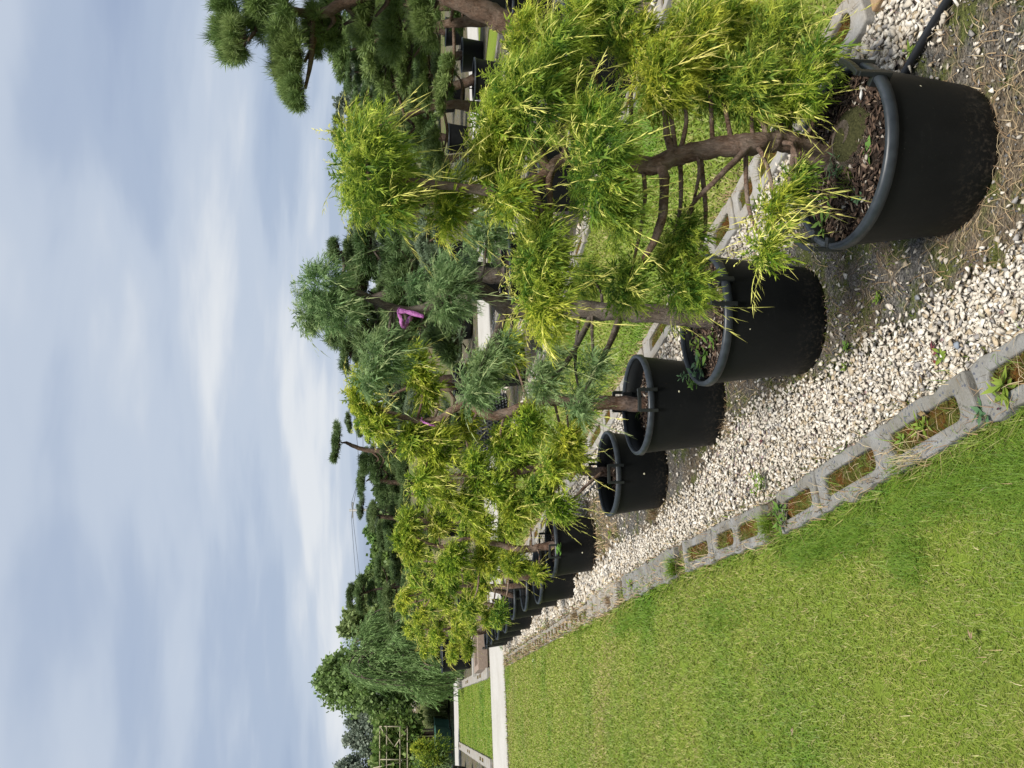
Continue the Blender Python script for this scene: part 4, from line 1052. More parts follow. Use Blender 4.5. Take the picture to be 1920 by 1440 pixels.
for (lb, loc, h, s, l, L, wd, pal) in W_: weed(lb, loc, h, s, l, L, wd, pal, rw)
def tuft(label, loc, n, h, wd, pal, rng, r=.02, lean=.5, name='grass_tuft'):
    P = rng.normal(0, r, (n, 3)); P[:, 2] = 0
    V, F, C = grass_field(P, rng.uniform(.5, 1, n) * h, np.full(n, wd), rng, pal, lean)
    return tag(obj(name, raw_mesh(name, V, F, M_GRASS, C), loc=loc), label, 'grass tuft', 'grass tufts along the edging')
for lb, px, py, n, h, wd, pal in [('fresh green grass tuft in the gap of the edging', 1452, 985, 260, .11, .0025, GPAL2), ('dry straw coloured tuft leaning over the edging slot', 1735, 858, 34, .13, .0025, [(0.42, 0.34, 0.2), (0.3, 0.24, 0.12)]),
                                  ('dark green grass tuft against the edging by the first crossbar', 1700, 880, 160, .07, .0025, GPAL2), ('long grass tuft beside the solid slab', 1275, 1065, 220, .12, .004, GPAL2),
                                  ('dry tuft growing at the foot of the third pot', 1375, 800, 40, .09, .002, STRAW), ('straw tuft between the slabs', 1150, 1130, 120, .11, .004, STRAW),
                                  ('thin grass tuft in soil of the nearest pot', 1600, 335, 0, .06, .0016, GPAL2), ('brown dead tuft on gravel beside the fourth pot', 1230, 965, 90, .09, .003, STRAW), ('straw tuft by the first small holed block', 1085, 1155, 120, .12, .005, STRAW)]:
    loc = tuple(gnd(px, py, .012)) if n else inpot(0, px, py)
    tuft(lb, loc, n or 60, h, wd, pal, rw)
# root mat in the nearest pot
bm = bmesh.new(); bmesh.ops.create_uvsphere(bm, u_segments=28, v_segments=14, radius=1)
for v in bm.verts:
    s = 1 + 0.06 * math.sin(9 * v.co.x + 4 * v.co.y)
    v.co = Vector((v.co.x * .085 * s, v.co.y * .10 * s, v.co.z * .038))
p0 = inpot(0, 1600, 260)
rm = thing('root_mat', 'mossy fibrous root mat bulging beside the trunk in the nearest pot', 'root mat', p0)
bm_obj('mat', bm, M_ROOT, rm, smooth=True)
for k in range(26):
    a = k * 0.24 - 3; r = .02 + .0027 * k
    q = [(r * math.cos(a + u * 1.9), r * 1.15 * math.sin(a + u * 1.9), .0385 * math.sqrt(max(0.02, 1 - (r / .088) ** 2))) for u in np.linspace(0, 1, 7)]
    tube_obj('root', q, [.0012], M_BARKG, rm, 4, 0, 2)
# a white stone lump in the nearest pot
def rock(label, loc, r, col, seed, name='stone'):
    rng = np.random.default_rng(seed); V, F, T = STONES[seed % 9]
    return tag(obj(name, raw_mesh(name, V * r, F, M_STONE, np.tile(col, (len(V), 1))), loc=loc), label, 'stone', 'single stones')
rock('angular white stone under the handle of the nearest pot', tuple(np.array(inpot(0, 1622, 180)) + (0, 0, .02)), .024, (0.6, 0.6, 0.57), 2)
rock('flat beige stone, largest on the gravel strip', tuple(gnd(1838, 583, .03)), .026, (0.42, 0.38, 0.27), 4)
rock('blue grey stone near the red leaf', tuple(gnd(1795, 648, .035)), .016, (0.20, 0.23, 0.27), 1)
rock('grey cobble beside the dark soil edge', tuple(gnd(1720, 560, .02)), .013, (0.24, 0.25, 0.26), 3)
def fallen(label, px, py, size, col, lobes, z=.035, rng=rw):
    B = Blades(); a0 = rng.uniform(0, 6.28)
    for k in range(lobes):
        a = a0 + (k - (lobes - 1) / 2) * 0.75
        B.add((0, 0, 0), (math.cos(a) * size, math.sin(a) * size, size * rng.uniform(0.02, 0.3)), size * 0.42 if lobes > 1 else size * .5, (0.2, 0.1, 1), .2, 1, .5)
    V, F, T = B.get()
    o = tag(obj('fallen_leaf', raw_mesh('fallen_leaf', V, F, M_LEAF, np.tile(np.array(col), (len(V), 1)) * (0.75 + 0.4 * T[:, None])), loc=tuple(gnd(px, py, z))), label, 'leaf', 'fallen leaves')
    sm = o.modifiers.new('thickness', 'SOLIDIFY'); sm.thickness = 0.0008
fallen('dark red lobed maple leaf on the gravel', 1745, 660, .035, (0.20, 0.06, 0.065), 3)
fallen('smaller red leaf beside the lobed maple leaf', 1757, 682, .022, (0.24, 0.05, 0.06), 1)
fallen('brown curled leaf at the gravel edge above the edging', 1728, 722, .032, (0.26, 0.19, 0.08), 1)
fallen('brown leaf beside the inner edge of the edging', 1732, 750, .030, (0.30, 0.20, 0.10), 1)
fallen('tan leaf lying on the edging rail', 1735, 775, .034, (0.34, 0.24, 0.12), 1, .055)
fallen('grey brown leaf lying across the mossy slot', 1720, 802, .042, (0.27, 0.20, 0.11), 1, .05)
fallen('small maroon leaf on the first crossbar', 1868, 768, .014, (0.10, 0.03, 0.05), 1, .05)
fallen('dark red leaf low on gravel by the third pot', 1430, 825, .03, (0.16, 0.06, 0.06), 2)
fallen('pale brown leaf out on the lawn', 1487, 1365, .03, (0.42, 0.30, 0.20), 2, .04)
fallen('tan leaf on the lawn near the bottom of the picture', 1820, 1200, .03, (0.40, 0.28, 0.17), 2, .04)
fallen('white petal on the far lawn by the edging', 1000, 1237, .05, (0.6, 0.65, 0.5), 2, .04)

# ------------------------------------------------------------------ pines in the beds behind
rp = np.random.default_rng(303)
WAX = np.eye(3)
def pad_variant(pal, n, temps, length, rng, clusters=24):
    """an uneven flat pad of needle shoots gathered on twig ends, gaps between them"""
    a = rng.uniform(0, 6.28, clusters); r = np.sqrt(rng.random(clusters)) * 0.5
    ctr = np.stack([r * np.cos(a) * rng.uniform(.85, 1.1), r * np.sin(a), 0.17 * (1 - (r / .55) ** 2) * rng.uniform(.2, 1.1, clusters) + rng.normal(0, .025, clusters)], 1)
    k = rng.integers(0, clusters, n); q = rng.normal(size=(n, 3)); q /= np.linalg.norm(q, axis=1, keepdims=True)
    P = ctr[k] + q * np.array([.115, .115, .075]) * rng.random((n, 1)) ** .5
    D = q * .6 + rng.normal(size=(n, 3)) * .3 + np.array([0, 0, .75]) + ctr[k] * np.array([1.2, 1.2, 0])
    S = length * rng.uniform(.7, 1.2, n)
    c0, c1, c2, c3 = [np.array(c) for c in PAL[pal]]; tint = rng.uniform(0, 1, clusters)[k] * .6 + rng.random(n) * .4
    colf = lambda sel, T: (c0 + (c1 - c0) * T[None, :, None] + (c2 - c1) * (np.clip(T[None] * 1.2 - .5 + (tint[sel][:, None] - .5), 0, 1))[..., None]) * (0.85 + .3 * tint[sel][:, None, None])
    V, F, C = scatter(temps, P, D, S, rng, 0, colf)
    tw = Blades()
    for c in ctr: tw.add((c[0] * .1, c[1] * .1, -.07), c + np.array([0, 0, -.02]), .022, (0, 0, 1), 0, 1); tw.add((c[0] * .1, c[1] * .1, -.07), c + np.array([0, 0, -.02]), .022, (1, .3, 0), 0, 1)
    V2, F2, T2_ = tw.get()
    V, F, C = merge([(V, F, C), (V2, F2, np.tile(np.array([0.05, 0.035, 0.025]), (len(V2), 1)))])
    return raw_mesh('foliage_pad', V, F, M_NEEDLE, C)
PADV = {p: [pad_variant(p, 520, NEED_LO, .15, rp) for _ in range(4)] for p in ('pine', 'pinelight', 'pinegrey')}
PADH = [pad_variant('pinelight', 620, NEED_HI, .17, rp, 26) for _ in range(3)]
def put_pad(t, c, s, me, rng):
    o = bpy.data.objects.new('foliage_pad', me); o.location = Vector(c) - t.location
    o.rotation_euler = (rng.uniform(-.15, .15), rng.uniform(-.15, .15), rng.uniform(0, 6.28)); o.scale = s
    return link(o, t)
def pine(label, base, trunk, tr, pads, rng, pal='pine', group='cloud pruned pines behind the near row', name='cloud_pruned_pine', meshes=None, bark=None):
    """trunk: world points from the base up; pads: (centre, half width, half height)"""
    t = thing(name, label, 'pine', tuple(base), group); off = np.array(base)
    tube_obj('trunk', np.array(trunk) - off, tr, bark or M_BARKP, t, 9, 0.13, 6)
    Tc = catmull(trunk, 8)
    for (c, a, b) in pads:
        c = np.array(c); j = int(np.argmin(np.linalg.norm((Tc - c) * np.array([1, 1, 1.3]) + np.array([0, 0, .1]), axis=1)))
        s = Tc[j]; e = c - np.array([0, 0, b * 0.35])
        if np.linalg.norm(e - s) > 0.08:
            k = (s + e) / 2 + np.array([0, 0, -0.06]) + rng.normal(size=3) * .03
            tube_obj('branch', np.array([s, k, e]) - off, [max(.018, tr[-1]), .02, .010], bark or M_BARKP, t, 6, 0.12, 4)
        put_pad(t, c, (a * 1.75, a * 1.75, b * 3.6), meshes[int(rng.integers(len(meshes)))] if meshes else PADV[pal][int(rng.integers(4))], rng)
    return t
def random_pine(label, x, y, h, rng, pal='pine', n=9, spread=0.75, potR=0.42, potH=0.42, pot_label=None, size=0.34, meshes=None):
    if potR:
        plant_pot(x, y, potR, potH, pot_label or 'black pot of ' + label, (rng.uniform(0, 6), ), .06, group='black pots in the beds behind', seg=28)
    z0 = potH - .03 if potR else 0
    lean = rng.uniform(-.35, .35, 2); ph = rng.uniform(0, 6.28, 2)
    T = [np.array([x + lean[0] * u + .14 * math.sin(4.2 * u + ph[0]) - .14 * math.sin(ph[0]), y + lean[1] * u + .14 * math.sin(3.7 * u + ph[1]) - .14 * math.sin(ph[1]), z0 + (h - z0 - .12) * u]) for u in np.linspace(0, 1, 7)]
    C = catmull(T, 8); pads = []
    for k in range(n):
        u = 0.28 + 0.72 * k / (n - 1); s = C[int(u * (len(C) - 1))]
        a = k * 2.4 + rng.uniform(-.4, .4); r = spread * (1.12 - 0.85 * u) * rng.uniform(.7, 1.15) if k < n - 1 else 0
        sz = size * (1.15 - 0.35 * u) * rng.uniform(.8, 1.2)
        pads.append((s + np.array([r * math.cos(a), r * math.sin(a), .08]), sz, sz * .38))
    return pine(label, (x, y, z0), T, [.085 * h / 2.4, .07 * h / 2.4, .055, .04, .03, .02, .012], pads, rng, pal, meshes=meshes)
# near right pine, most of it beyond the frame
fN = 6.0
bN = gnd(1150, 120); bN[2] = 0
plant_pot(4.46, 4.60, .46, .5, 'wide black pot under the near right pine, half hidden by gold foliage', (1.0,), .06, group='black pots in the beds behind', seg=36)
TN = [np.array([4.46, 4.60, .46])] + [at(a, b, fN) for a, b in ((1040, 105), (985, 65), (930, 32), (880, 10), (800, -25), (720, -20), (650, 5), (600, 25), (540, 20), (470, 20))]
PN_ = [(at(440, 45, fN), .25, .19), (at(452, 75, fN - .2), .17, .14), (at(545, 60, fN), .28, .17), (at(555, 115, fN - .1), .26, .17), (at(560, 165, fN - .2), .17, .13), (at(600, 55, fN + .1), .2, .14), (at(632, 45, fN + .3), .24, .15), (at(690, 30, fN + .2), .25, .15), (at(745, 55, fN + .5), .28, .16), (at(800, 20, fN + .2), .25, .15), (at(500, 0, fN), .28, .18)]
pine('tall pine at the right with shaggy needle pads against the sky and thick scaly trunk', (4.46, 4.60, .46), TN, [.10, .095, .09, .085, .08, .06, .05, .04, .035, .03, .02], PN_, rp, 'pinelight', meshes=PADH)
# hanging tag in that pine
tg = thing('plant_tag', 'white and red plant tag hanging in the pine at the right', 'tag', tuple(at(795, 14, fN + .2)), None, -YAW)
bm = bmesh.new(); add_box(bm, -.028, .028, -.0015, .0015, -.045, .018); bm_obj('card', bm, M_WHITE, tg)
bm = bmesh.new(); add_box(bm, -.028, .028, -.0016, .0016, .0185, .045); bm_obj('red_band', bm, M_RED, tg)
bm = bmesh.new()
for k in range(4): add_box(bm, -.02, .02 - .008 * (k % 2), -.0035, -.002, -.036 + k * .012, -.031 + k * .012)
bm_obj('print', bm, M_INK, tg)
# big pine in its wide pot, behind the blue green juniper
f9 = 9.2
plant_pot(4.72, 7.99, .47, .50, 'very wide black pot with a thick trunk seen behind the blue green juniper', (4.2, 1.1), .05, group='black pots in the beds behind', seg=40)
TB = [np.array([4.72, 7.99, .46])] + [at(a, b, f9) for a, b in ((935, 517), (900, 515), (870, 505), (830, 500), (790, 520), (740, 545), (700, 560), (660, 548), (630, 540))]
PB = [(at(640, 600, f9 + .3), .36, .16), (at(665, 500, f9 + .4), .36, .16), (at(720, 630, f9 + .3), .4, .18), (at(600, 590, f9), .26, .13), (at(632, 470, f9), .16, .12), (at(690, 470, f9), .40, .17), (at(680, 545, f9 + .2), .38, .17), (at(685, 620, f9), .36, .17), (at(742, 470, f9 - .2), .38, .18), (at(748, 560, f9 - .3), .42, .19), (at(775, 620, f9), .36, .17), (at(655, 655, f9), .26, .12), (at(800, 450, f9 + .1), .34, .16), (at(850, 630, f9 + .1), .34, .24), (at(825, 520, f9 + .3), .36, .2), (at(790, 560, f9 + .3), .3, .2)]
pine('big dark cloud pruned pine behind the blue green juniper, in the widest pot', (4.72, 7.99, .46), TB, [.10, .095, .09, .09, .085, .07, .06, .05, .04, .03], PB, rp, 'pine', bark=M_BARKG)
# dimpled black container in the same bed
def dimple_pot(x, y, R, H, label):
    t = thing('air_pot', label, 'plant pot', (x, y, 0.01), 'black pots in the beds behind')
    lathe_obj('wall', [(R, 0), (R, H), (R - .01, H), (R - .01, H - .25)], M_POT, t, 40, )
    Vs, Fs, b = [], [], 0
    nr = int(H / .05); na = int(2 * math.pi * R / .06)
    for r in range(nr):
        for k in range(na):
            a = 2 * math.pi * (k + .5 * (r % 2)) / na; z = .03 + r * .05
            ca, sa = math.cos(a), math.sin(a); tn = np.array([-sa, ca, 0]); ct = np.array([R * ca, R * sa, z])
            q = [ct + tn * .018, ct + ZUP * .018, ct - tn * .018, ct - ZUP * .018, ct + np.array([ca, sa, 0]) * .03]
            Vs += q; Fs += [(b, b + 1, b + 4), (b + 1, b + 2, b + 4), (b + 2, b + 3, b + 4), (b + 3, b, b + 4)]; b += 5
    tag(obj('dimples', raw_mesh('dimples', Vs, Fs, M_RIM), t), kind='stuff')
    lathe_obj('soil', [(0.001, H - .08), (R * .5, H - .075), (R - .012, H - .09)], M_SOIL, t, 32)
dimple_pot(4.62, 12.55, .48, .58, 'black dimpled air pruning container behind the gold junipers')
# pines in the beds behind, bed by bed
k = 0
BP = [(4.6, 6.1, 1.75, 'pinegrey', 'grey green pine low behind the blue juniper in the second bed'), (4.65, 10.3, 1.9, 'pinegrey', 'grey green pine third along the second bed'), (4.62, 12.55, 1.65, 'pine', 'pine growing in the dimpled container'),
      (7.4, 6.9, 2.35, 'pinelight', 'shaggy pine nearest the camera in the third bed'), (7.5, 8.6, 2.45, 'pinelight', 'shaggy light green pine, second in the third bed'), (7.4, 10.4, 2.3, 'pine', 'dark pine, third in the third bed'), (7.3, 12.6, 2.2, 'pine', 'dark pine in the pot at the end of third bed'),
      (10.4, 9.3, 2.7, 'pinelight', 'pine nearest the camera in the fourth bed'), (10.5, 11.2, 2.6, 'pine', 'dark pine, second in the fourth bed'), (10.4, 13.2, 2.6, 'pinelight', 'pine at the end of the fourth bed'), (13.4, 12.2, 2.9, 'pinegrey', 'pine nearest the camera in the fifth bed'), (13.4, 13.6, 2.8, 'pine', 'dark pine at the end of fifth bed')]
for (x, y, h, pal, lb) in BP:
    random_pine(lb, x, y, h, rp, pal, 10 if x > 6 else 7, 0.8 if x > 6 else .55, potR=0 if 'dimpled' in lb else .36 if x > 6 else .33, potH=.45 if 'dimpled' not in lb else .5, size=.40 if x > 6 else .26)
RB = [(3.0, 18.4, 2.85, 'pine'), (4.6, 18.2, 2.2, 'pine'), (6.2, 18.6, 2.6, 'pinegrey'), (7.9, 18.3, 2.9, 'pine'), (9.6, 18.8, 2.7, 'pinelight'), (11.4, 18.4, 2.9, 'pine'), (13.2, 18.9, 3.0, 'pine'), (15.2, 18.5, 3.0, 'pinegrey'), (17.2, 19, 3.1, 'pine'), (19.4, 18.8, 3.1, 'pinelight'),
      (3.8, 22.2, 2.5, 'pine'), (5.6, 23.2, 2.9, 'pinegrey'), (8.3, 22.6, 3.3, 'pine'), (11, 23, 3.5, 'pine'), (14, 22.8, 3.5, 'pinegrey'), (17, 23.4, 3.6, 'pine'), (20.5, 23, 3.7, 'pine')]
for i, (x, y, h, pal) in enumerate(RB):
    row = 'first' if y < 20 else 'second'; j = i if y < 20 else i - 10
    random_pine(f'cloud pine beyond the white path, {ORD[j]} from left in the {row} rear row', x, y, h, rp, pal, 9, 0.95, .42, .5,
                f'black pot beyond the white path, {ORD[j]} from left in the {row} rear row', size=.42)
# small topiary pine with single round pads that stick up above the gold junipers
fh = 15.5
def px_pine(label, base_py, fh, trunk, pads, tr, pal='pine'):
    b = np.array(FWH * fh + RGT * ((720 - base_py) / FPX * fh)); b[2] = 0
    T = [b] + [at(a, c, fh) for a, c in trunk]
    pine(label, tuple(b), T, tr, [(at(a, c, fh + d), hw_ * fh / FPX, hv * fh / FPX) for a, c, hw_, hv, d in pads], rp, pal)
px_pine('bonsai pine with one flat pad on a bent stem against the sky', 845, 15.5, [(800, 850), (745, 845), (700, 845), (678, 842), (660, 835), (650, 830)], [(634, 830, 44, 14, 0), (690, 870, 22, 20, .2), (730, 815, 40, 20, 0), (705, 880, 34, 16, .3), (760, 870, 36, 20, 0)], [.07, .06, .05, .045, .04, .035, .03])
px_pine('bonsai pine with round pads stepping down left of the bent stem', 905, 16.5, [(800, 905), (740, 905), (700, 900)], [(681, 903, 30, 14, 0), (712, 880, 36, 18, .2), (722, 920, 36, 20, .3), (750, 890, 40, 20, .2), (765, 930, 36, 20, 0)], [.07, .06, .05, .04])
px_pine('bonsai pine with round pads in front of the utility pole', 975, 17.0, [(800, 975), (745, 972), (715, 968)], [(701, 966, 32, 12, 0), (735, 1000, 32, 16, .2), (745, 945, 36, 18, .3), (770, 985, 40, 20, 0), (790, 1030, 36, 20, 0)], [.07, .06, .05, .04])

# ------------------------------------------------------------------ rear pots, frames and the things along the far path
plant_pot(2.15, 19.3, .46, .62, 'large black pot beyond the white path, front one of two at the timber frame', (4,), .06, group='large rear pots', seg=36)
plant_pot(2.0, 22.4, .48, .74, 'large black pot behind the other one beyond the white path', (4,), .06, group='large rear pots', seg=36)
tm = thing('timber_frame', 'weathered grey timber planter frame lying beside the white path', 'frame', (1.72, 17.9, 0))
for (x0, x1, y0, y1) in ((-.5, .9, -.5, -.38), (-.5, .9, .5, .62), (-.5, -.38, -.37, .49), (.78, .9, -.37, .49)):
    bm = bmesh.new(); add_box(bm, x0, x1, y0, y1, 0, .20); bm_obj('plank', bm, M_WOOD, tm, bevel=.008)
bm = bmesh.new(); add_box(bm, -.55, .95, .64, .74, .16, .24); bm_obj('plank', bm, M_PATH, tm, bevel=.008)
# left bed by the small lawn
def box_thing(name, label, cat, loc, rz, parts, group=None):
    t = thing(name, label, cat, loc, group, rz)
    for nm, mat, (a, b, c, d, e, f) in parts:
        bm = bmesh.new(); add_box(bm, a, b, c, d, e, f); bm_obj(nm, bm, mat, t, bevel=.006)
    return t
for i, (px, py) in enumerate(((905, 1436), (885, 1432), (872, 1428))):
    g0 = gnd(px, py); plant_pot(g0[0] - .42, g0[1], .36, .36, f'dark pot with conifer at the left edge beyond the path, {ORD[i]} from the camera', (3,), .05, group='pots at left edge beyond the path', seg=28)
def conifer_bush(label, loc, rad, n, pal, length, rng, name='conifer_shrub', whips=0, temps=SPR_LO):
    t = thing(name, label, 'shrub', loc)
    V, F, C = pad_arrays((0, 0, rad[2] * 0.9), rad, n, pal, temps, length, rng, lump=.4, whips=whips, whip_len=length, fill=.6)
    obj('foliage', raw_mesh('foliage', V, F, M_FOL, C), t)
    tube_obj('stem', [(0, 0, -.05), (0.02, 0, rad[2] * .6), (0, 0.02, rad[2])], [.04, .03, .02], M_BARKG, t, 6, .1, 3)
    return t
for i, (px, py, r, pal) in enumerate(((812, 1412, (.45, .4, .55), 'goldgreen'), (800, 1440, (.4, .4, .5), 'goldgreen'), (822, 1432, (.4, .35, .55), 'blue'), (785, 1402, (.25, .25, .4), 'gold'))):
    p = at(px, py, 25.5); p[2] = max(.3, p[2] - r[2])
    conifer_bush(['gold green conifer shrub left of the small far lawn', 'gold green conifer shrub at the left picture edge', 'blue grey conifer shrub below the trellis hedge', 'little golden upright conifer before the trunk bundle'][i], tuple(p), r, 700, pal, .2, rp)
# pleached hedge on bamboo frames, its trunks below
g0 = at(850, 1380, 33.0); gx = g0 * 1.0
ph = thing('pleached_hedge', 'leafy hedge trained on bamboo frames above a bundle of bare brown trunks', 'hedge', (gx[0], gx[1], 0))
def hp(px, py, d=0): return at(px, py, 33.0 + d) - np.array(ph.location)
for k in range(22):
    py = 1366 + k * 4.6 + rp.uniform(-1.5, 1.5); d = rp.uniform(-.5, .5)
    tube_obj('trunk', [hp(838, py, d), hp(800, py + rp.uniform(-3, 3), d), hp(760, py, d)], [.05, .045, .04], M_BARKP if k % 3 else M_CANE, ph, 6, .1, 3)
Vp = []
for k in range(1500):
    pass
n = 2400; pxs = rp.uniform(684, 785, n); pys = rp.uniform(1342, 1480, n); k = (pxs > 700 + 18 * np.abs(np.sin(pys * .09)) - (pys - 1342) * .08); pxs, pys = pxs[k], pys[k]; n = len(pxs)
P = np.array([hp(a, b, rp.uniform(-.7, .7)) for a, b in zip(pxs, pys)])
cols = np.array([(0.075, 0.14, 0.028), (0.11, 0.19, 0.04), (0.16, 0.24, 0.06), (0.21, 0.28, 0.085)])[rp.integers(0, 4, n)]
V, F, C = scatter(LEAFT, P, rp.normal(size=(n, 3)), rp.uniform(.16, .3, n), rp, 0, lambda sel, T: np.repeat(cols[sel][:, None], len(T), 1))
obj('foliage', raw_mesh('foliage', V, F, M_LEAF, C), ph)
for a, b in [((712, 1362), (712, 1440)), ((764, 1362), (764, 1440)), ((712, 1362), (764, 1362)), ((712, 1362), (740, 1400)), ((764, 1364), (740, 1400)), ((725, 1362), (725, 1440)), ((750, 1362), (750, 1440)), ((712, 1424), (764, 1424)), ((700, 1440), (755, 1428))]:
    tube_obj('bamboo_cane', [hp(a[0], a[1], -.8), hp(b[0], b[1], -.8)], [.022], M_CANE, ph, 5, 0, 1)
for i, (px, py, R) in enumerate(((852, 1400, .75), (846, 1372, .55))):
    g1 = at(px, py, 31.8 + 1.5 * i); t = thing('green_tub', ['wide green tub at the edge of the far path', 'dark green tub behind, below the trunk bundle'][i], 'tub', (g1[0], g1[1], 0), 'green tubs by the far path')
    lathe_obj('body', [(R * .8, 0), (R * .86, .03), (R, .55), (R + .04, .56), (R + .04, .60), (R - .03, .60), (R - .04, .4)], M_GREEN, t, 32, cap=0)
    lathe_obj('soil', [(.001, .5), (R * .5, .5), (R - .05, .48)], M_SOIL, t, 24)

# ------------------------------------------------------------------ broadleaved trees behind
def broadleaf(label, px_top, py, fh, half_w_px, base_z, n, leaf_, pal, rng, blobs=22, name='broadleaf_tree', crown_low=0.25, group='trees behind the nursery beds', elong=1.0, cat='tree'):
    b = FWH * fh + RGT * ((720 - py) / FPX * fh); b[2] = base_z
    top = at(px_top, py, fh)[2]; H = top - base_z; Rw = half_w_px * fh / FPX
    t = thing(name, label, cat, tuple(b), group)
    tube_obj('trunk', [(0, 0, -.1), (.02 * H, 0, H * .3), (-.01 * H, .02 * H, H * .6), (0, 0, H * .88)], [H * .022, H * .018, H * .012, H * .004], M_BARKG, t, 8, .1, 5)
    P, Dn = [], []
    for k in range(blobs):
        u = crown_low + (1 - crown_low) * (k + .5) / blobs
        w_ = math.sin(math.pi * min(1, (u - crown_low) / (1 - crown_low) * .82 + .14)) ** .8
        a = k * 2.4; r = Rw * w_ * rng.uniform(.35, .85)
        c = np.array([r * math.cos(a), r * math.sin(a), H * u - Rw * .12]); s = Rw * rng.uniform(.28, .46) * (0.6 + .4 * w_)
        tube_obj('limb', [(0, 0, max(.1, H * (u - .2))), c * np.array([.5, .5, 1]) - np.array([0, 0, .08 * H]), c], [H * .007, H * .005, H * .002], M_BARKG, t, 5, .1, 3)
        m_ = n // blobs; q = rng.normal(size=(m_, 3)); q /= np.linalg.norm(q, axis=1, keepdims=True)
        P.append(c + q * s * (rng.random((m_, 1)) ** .45) * np.array([1, 1, .8 * elong])); Dn.append(q + np.array([0, 0, .2]))
    P, Dn = np.vstack(P), np.vstack(Dn); P[:, 2] = np.minimum(P[:, 2], H * 1.02)
    pal = np.array(pal); cols = pal[rng.integers(0, len(pal), len(P))] * rng.uniform(.8, 1.2, (len(P), 1))
    V, F, C = scatter(LEAFT, P, Dn + rng.normal(size=P.shape) * .6, leaf_ * rng.uniform(.7, 1.3, len(P)), rng, 0, lambda sel, T: cols[sel][:, None] * (.8 + .35 * T[None, :, None]))
    obj('crown', raw_mesh('crown', V, F, M_LEAF, C), t)
    return t
GRN = [(0.11, 0.185, 0.045), (0.155, 0.245, 0.06), (0.21, 0.305, 0.09), (0.08, 0.145, 0.035)]
LGT = [(0.18, 0.25, 0.085), (0.23, 0.305, 0.115), (0.14, 0.205, 0.065)]
GRY = [(0.20, 0.24, 0.18), (0.26, 0.30, 0.23), (0.155, 0.195, 0.14)]
DRK = [(0.075, 0.125, 0.042), (0.105, 0.165, 0.058), (0.14, 0.205, 0.075)]
rb_ = np.random.default_rng(77)
broadleaf('tall broadleaved tree, highest against the sky behind the weeping conifer', 594, 1258, 36, 78, 0, 4200, .23, LGT + GRN[1:3], rb_, 34, crown_low=.12)
broadleaf('pale green broadleaved tree right of the tallest tree', 640, 1160, 42, 48, 0, 1700, .30, LGT, rb_, 18)
broadleaf('small pale tree with a thin leader between hedge and tall tree', 668, 1095, 44, 40, 0, 1300, .30, LGT, rb_, 16)
for i, (top, py, hw_, fh, pal) in enumerate(((700, 1105, 34, 50, DRK), (692, 1070, 30, 52, GRN), (700, 1035, 32, 51, GRN), (690, 1000, 30, 53, GRN), (700, 965, 34, 50, LGT), (705, 925, 36, 52, DRK), (700, 880, 36, 54, GRN), (712, 830, 40, 50, DRK), (705, 780, 40, 54, GRY), (700, 725, 44, 52, DRK))):
    broadleaf(f'bushy tree of the tall hedge behind, {ORD[i]} from the left', top, py, fh, hw_, 0, 1000, .36, pal, rb_, 14, name='hedge_tree', crown_low=.12, group='trees of the tall rear hedge')
for i, (top, py, hw_, fh) in enumerate(((630, 1432, 44, 70), (645, 1375, 34, 74), (650, 1345, 30, 72), (668, 1318, 30, 66))):
    broadleaf(f'feathery grey green willow in the far distance, {ORD[i]} from the left', top, py, fh, hw_, 0, 1300, .36, GRY, rb_, 20, name='willow_tree', crown_low=.1, elong=1.5, group='far willows at the left')
for i, (top, py, hw_, fh, pal) in enumerate(((672, 640, 46, 48, GRY), (690, 570, 50, 46, DRK), (680, 500, 46, 48, DRK), (660, 430, 50, 46, GRY), (650, 350, 50, 48, DRK), (640, 270, 50, 44, GRY), (632, 200, 50, 44, GRY), (636, 130, 50, 46, GRY), (640, 55, 54, 44, DRK), (620, -20, 54, 46, GRY))):
    broadleaf(f'grey green tree of the far wood at the right, {ORD[i]} from the left', top, py, fh, hw_, 0, 1200, .34, pal, rb_, 18, crown_low=.08, group='far wood behind the pines')
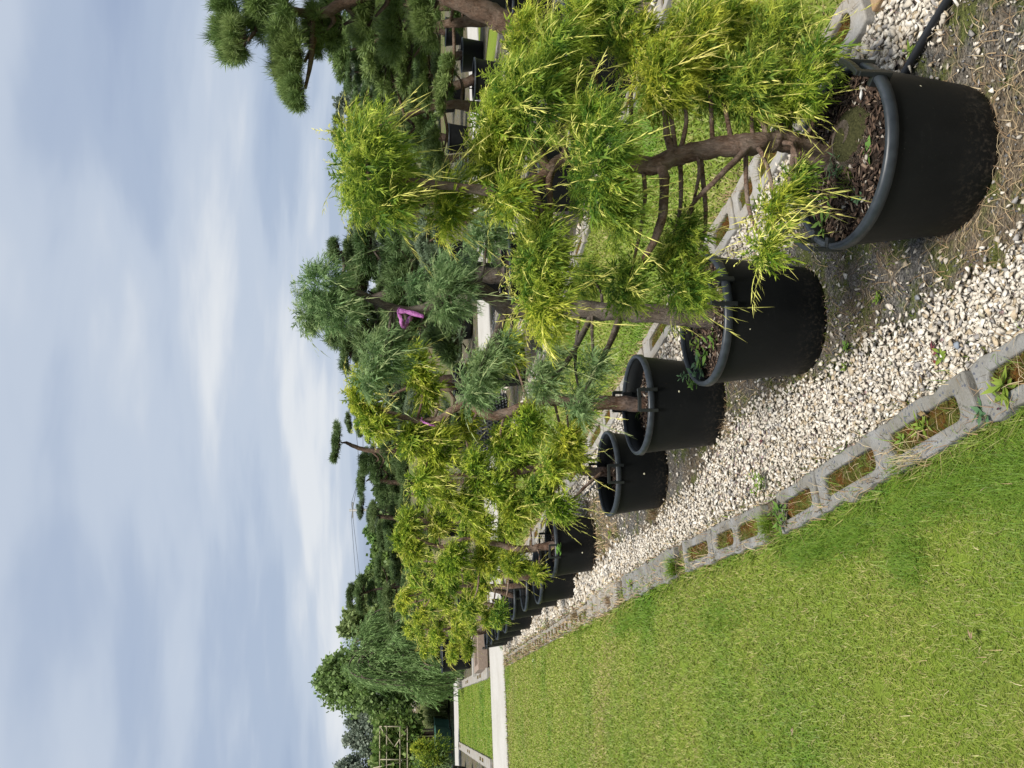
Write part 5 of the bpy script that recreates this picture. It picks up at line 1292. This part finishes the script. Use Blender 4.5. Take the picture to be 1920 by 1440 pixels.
# weeping conifer
def weeping(label, px_top, py, fh, half_px, rng):
    b = FWH * fh + RGT * ((720 - py) / FPX * fh); b[2] = 0
    H = at(px_top, py, fh)[2]; Rw = half_px * fh / FPX
    t = thing('weeping_conifer', label, 'tree', tuple(b)); P, D, S = [], [], []
    tube_obj('trunk', [(0, 0, -.1), (.1, 0, H * .4), (-.05, .05, H * .8), (0, 0, H * .95)], [.12, .10, .06, .02], M_BARKG, t, 8, .1, 5)
    for k in range(64):
        a = k * 2.399; u = rng.uniform(.35, 1); r = Rw * rng.uniform(.35, 1.0) * math.sqrt(1.12 - u * .55)
        z1 = H * u; zb = rng.uniform(.05, .45) * H
        st = [np.array([0, 0, z1 * .92]), np.array([r * .55 * math.cos(a), r * .55 * math.sin(a), z1]), np.array([r * math.cos(a), r * math.sin(a), z1 - .25 * (z1 - zb)]), np.array([r * 1.12 * math.cos(a), r * 1.12 * math.sin(a), zb])]
        C = catmull(st, 7)
        if k % 2 == 0: tube_obj('limb', C[::4], [.03, .02, .008], M_BARKG, t, 5, .1, 2)
        for j in range(4, len(C)):
            d = C[j] - C[j - 1]
            for q in range(4):
                P.append(C[j] + rng.normal(size=3) * .09); D.append(unit(d) * .9 + rng.normal(size=3) * .35 + np.array([0, 0, -.3])); S.append(rng.uniform(.22, .42))
    P, D, S = np.array(P), np.array(D), np.array(S)
    cols = np.array([(0.125, 0.20, 0.062), (0.175, 0.265, 0.088), (0.23, 0.325, 0.12)])[rng.integers(0, 3, len(P))]
    V, F, C = scatter(SPR_LO, P, D, S, rng, .3, lambda sel, T: cols[sel][:, None] * (.75 + .5 * T[None, :, None])); V[:, 2] = np.maximum(V[:, 2], .02)
    obj('crown', raw_mesh('crown', V, F, M_FOL, C), t)
weeping('broad weeping conifer with hanging branches at the end of the near row', 655, 1215, 25, 100, rb_)
# reeds and grass on the bank
n = 5200; P = np.array([at(846, py, fh_) for py, fh_ in zip(rb_.uniform(1285, 1350, n), rb_.uniform(33.5, 37, n))]); P[:, 2] = rb_.uniform(0, .35, n)
V, F, C = grass_field(P, rb_.uniform(.4, 1.0, n), rb_.uniform(.02, .035, n), rb_, [(0.16, 0.20, 0.06), (0.12, 0.16, 0.045), (0.22, 0.24, 0.10)], .7, True)
tag(obj('bank_reeds', raw_mesh('bank_reeds', V, F, M_GRASS, C)), 'pale green long grass on the bank behind the far path', 'grass', kind='stuff')
n = 1100; pa = rb_.uniform(1285, 1350, n); P = np.array([at(800, p_, f_) for p_, f_ in zip(pa, rb_.uniform(38, 44, n))]); P[:, 2] = rb_.uniform(.9, 1.45, n)
V, F, C = stone_field(P, rb_.uniform(.04, .11, n), stone_cols(n, rb_, 'grey') * 1.6, rb_)
tag(obj('bank_rubble', raw_mesh('bank_rubble', V, F, M_STONE, C)), 'grey rubble on the bank under the tall tree', 'rubble', kind='stuff')
# utility pole with its wires
b = FWH * 75 + RGT * ((720 - 953) / FPX * 75); tp = at(655, 953, 75)[2]
up_ = thing('utility_pole', 'slim utility pole with a small crossarm above the hedge', 'pole', (b[0], b[1], 0))
tube_obj('post', [(0, 0, 0), (0, 0, tp)], [.17, .12], M_POLE, up_, 8, 0, 1)
bm = bmesh.new(); add_box(bm, -.7, .7, -.06, .06, tp - .35, tp - .23, Matrix.Rotation(-YAW, 3, 'Z')); bm_obj('crossarm', bm, M_POLE, up_)
for k, (dx, dz, px2) in enumerate(((-.6, -.18, 660), (.6, -.18, 676))):
    a = np.array([b[0] + RGT[0] * dx, b[1] + RGT[1] * dx, tp + dz]); e = at(px2 + 8, 1290, 140); e2 = at(px2 + 2, 760, 60)
    for j, z_ in enumerate((e, e2)):
        mid = (a + z_) / 2 - np.array([0, 0, .5])
        tag(tube_obj('overhead_wire', [a, mid, z_], [.018], M_HOSE, None, 5, 0, 8), f'thin {("upper", "lower")[k]} overhead wire running {("left", "right")[j]} from the utility pole', 'wire', 'overhead wires')
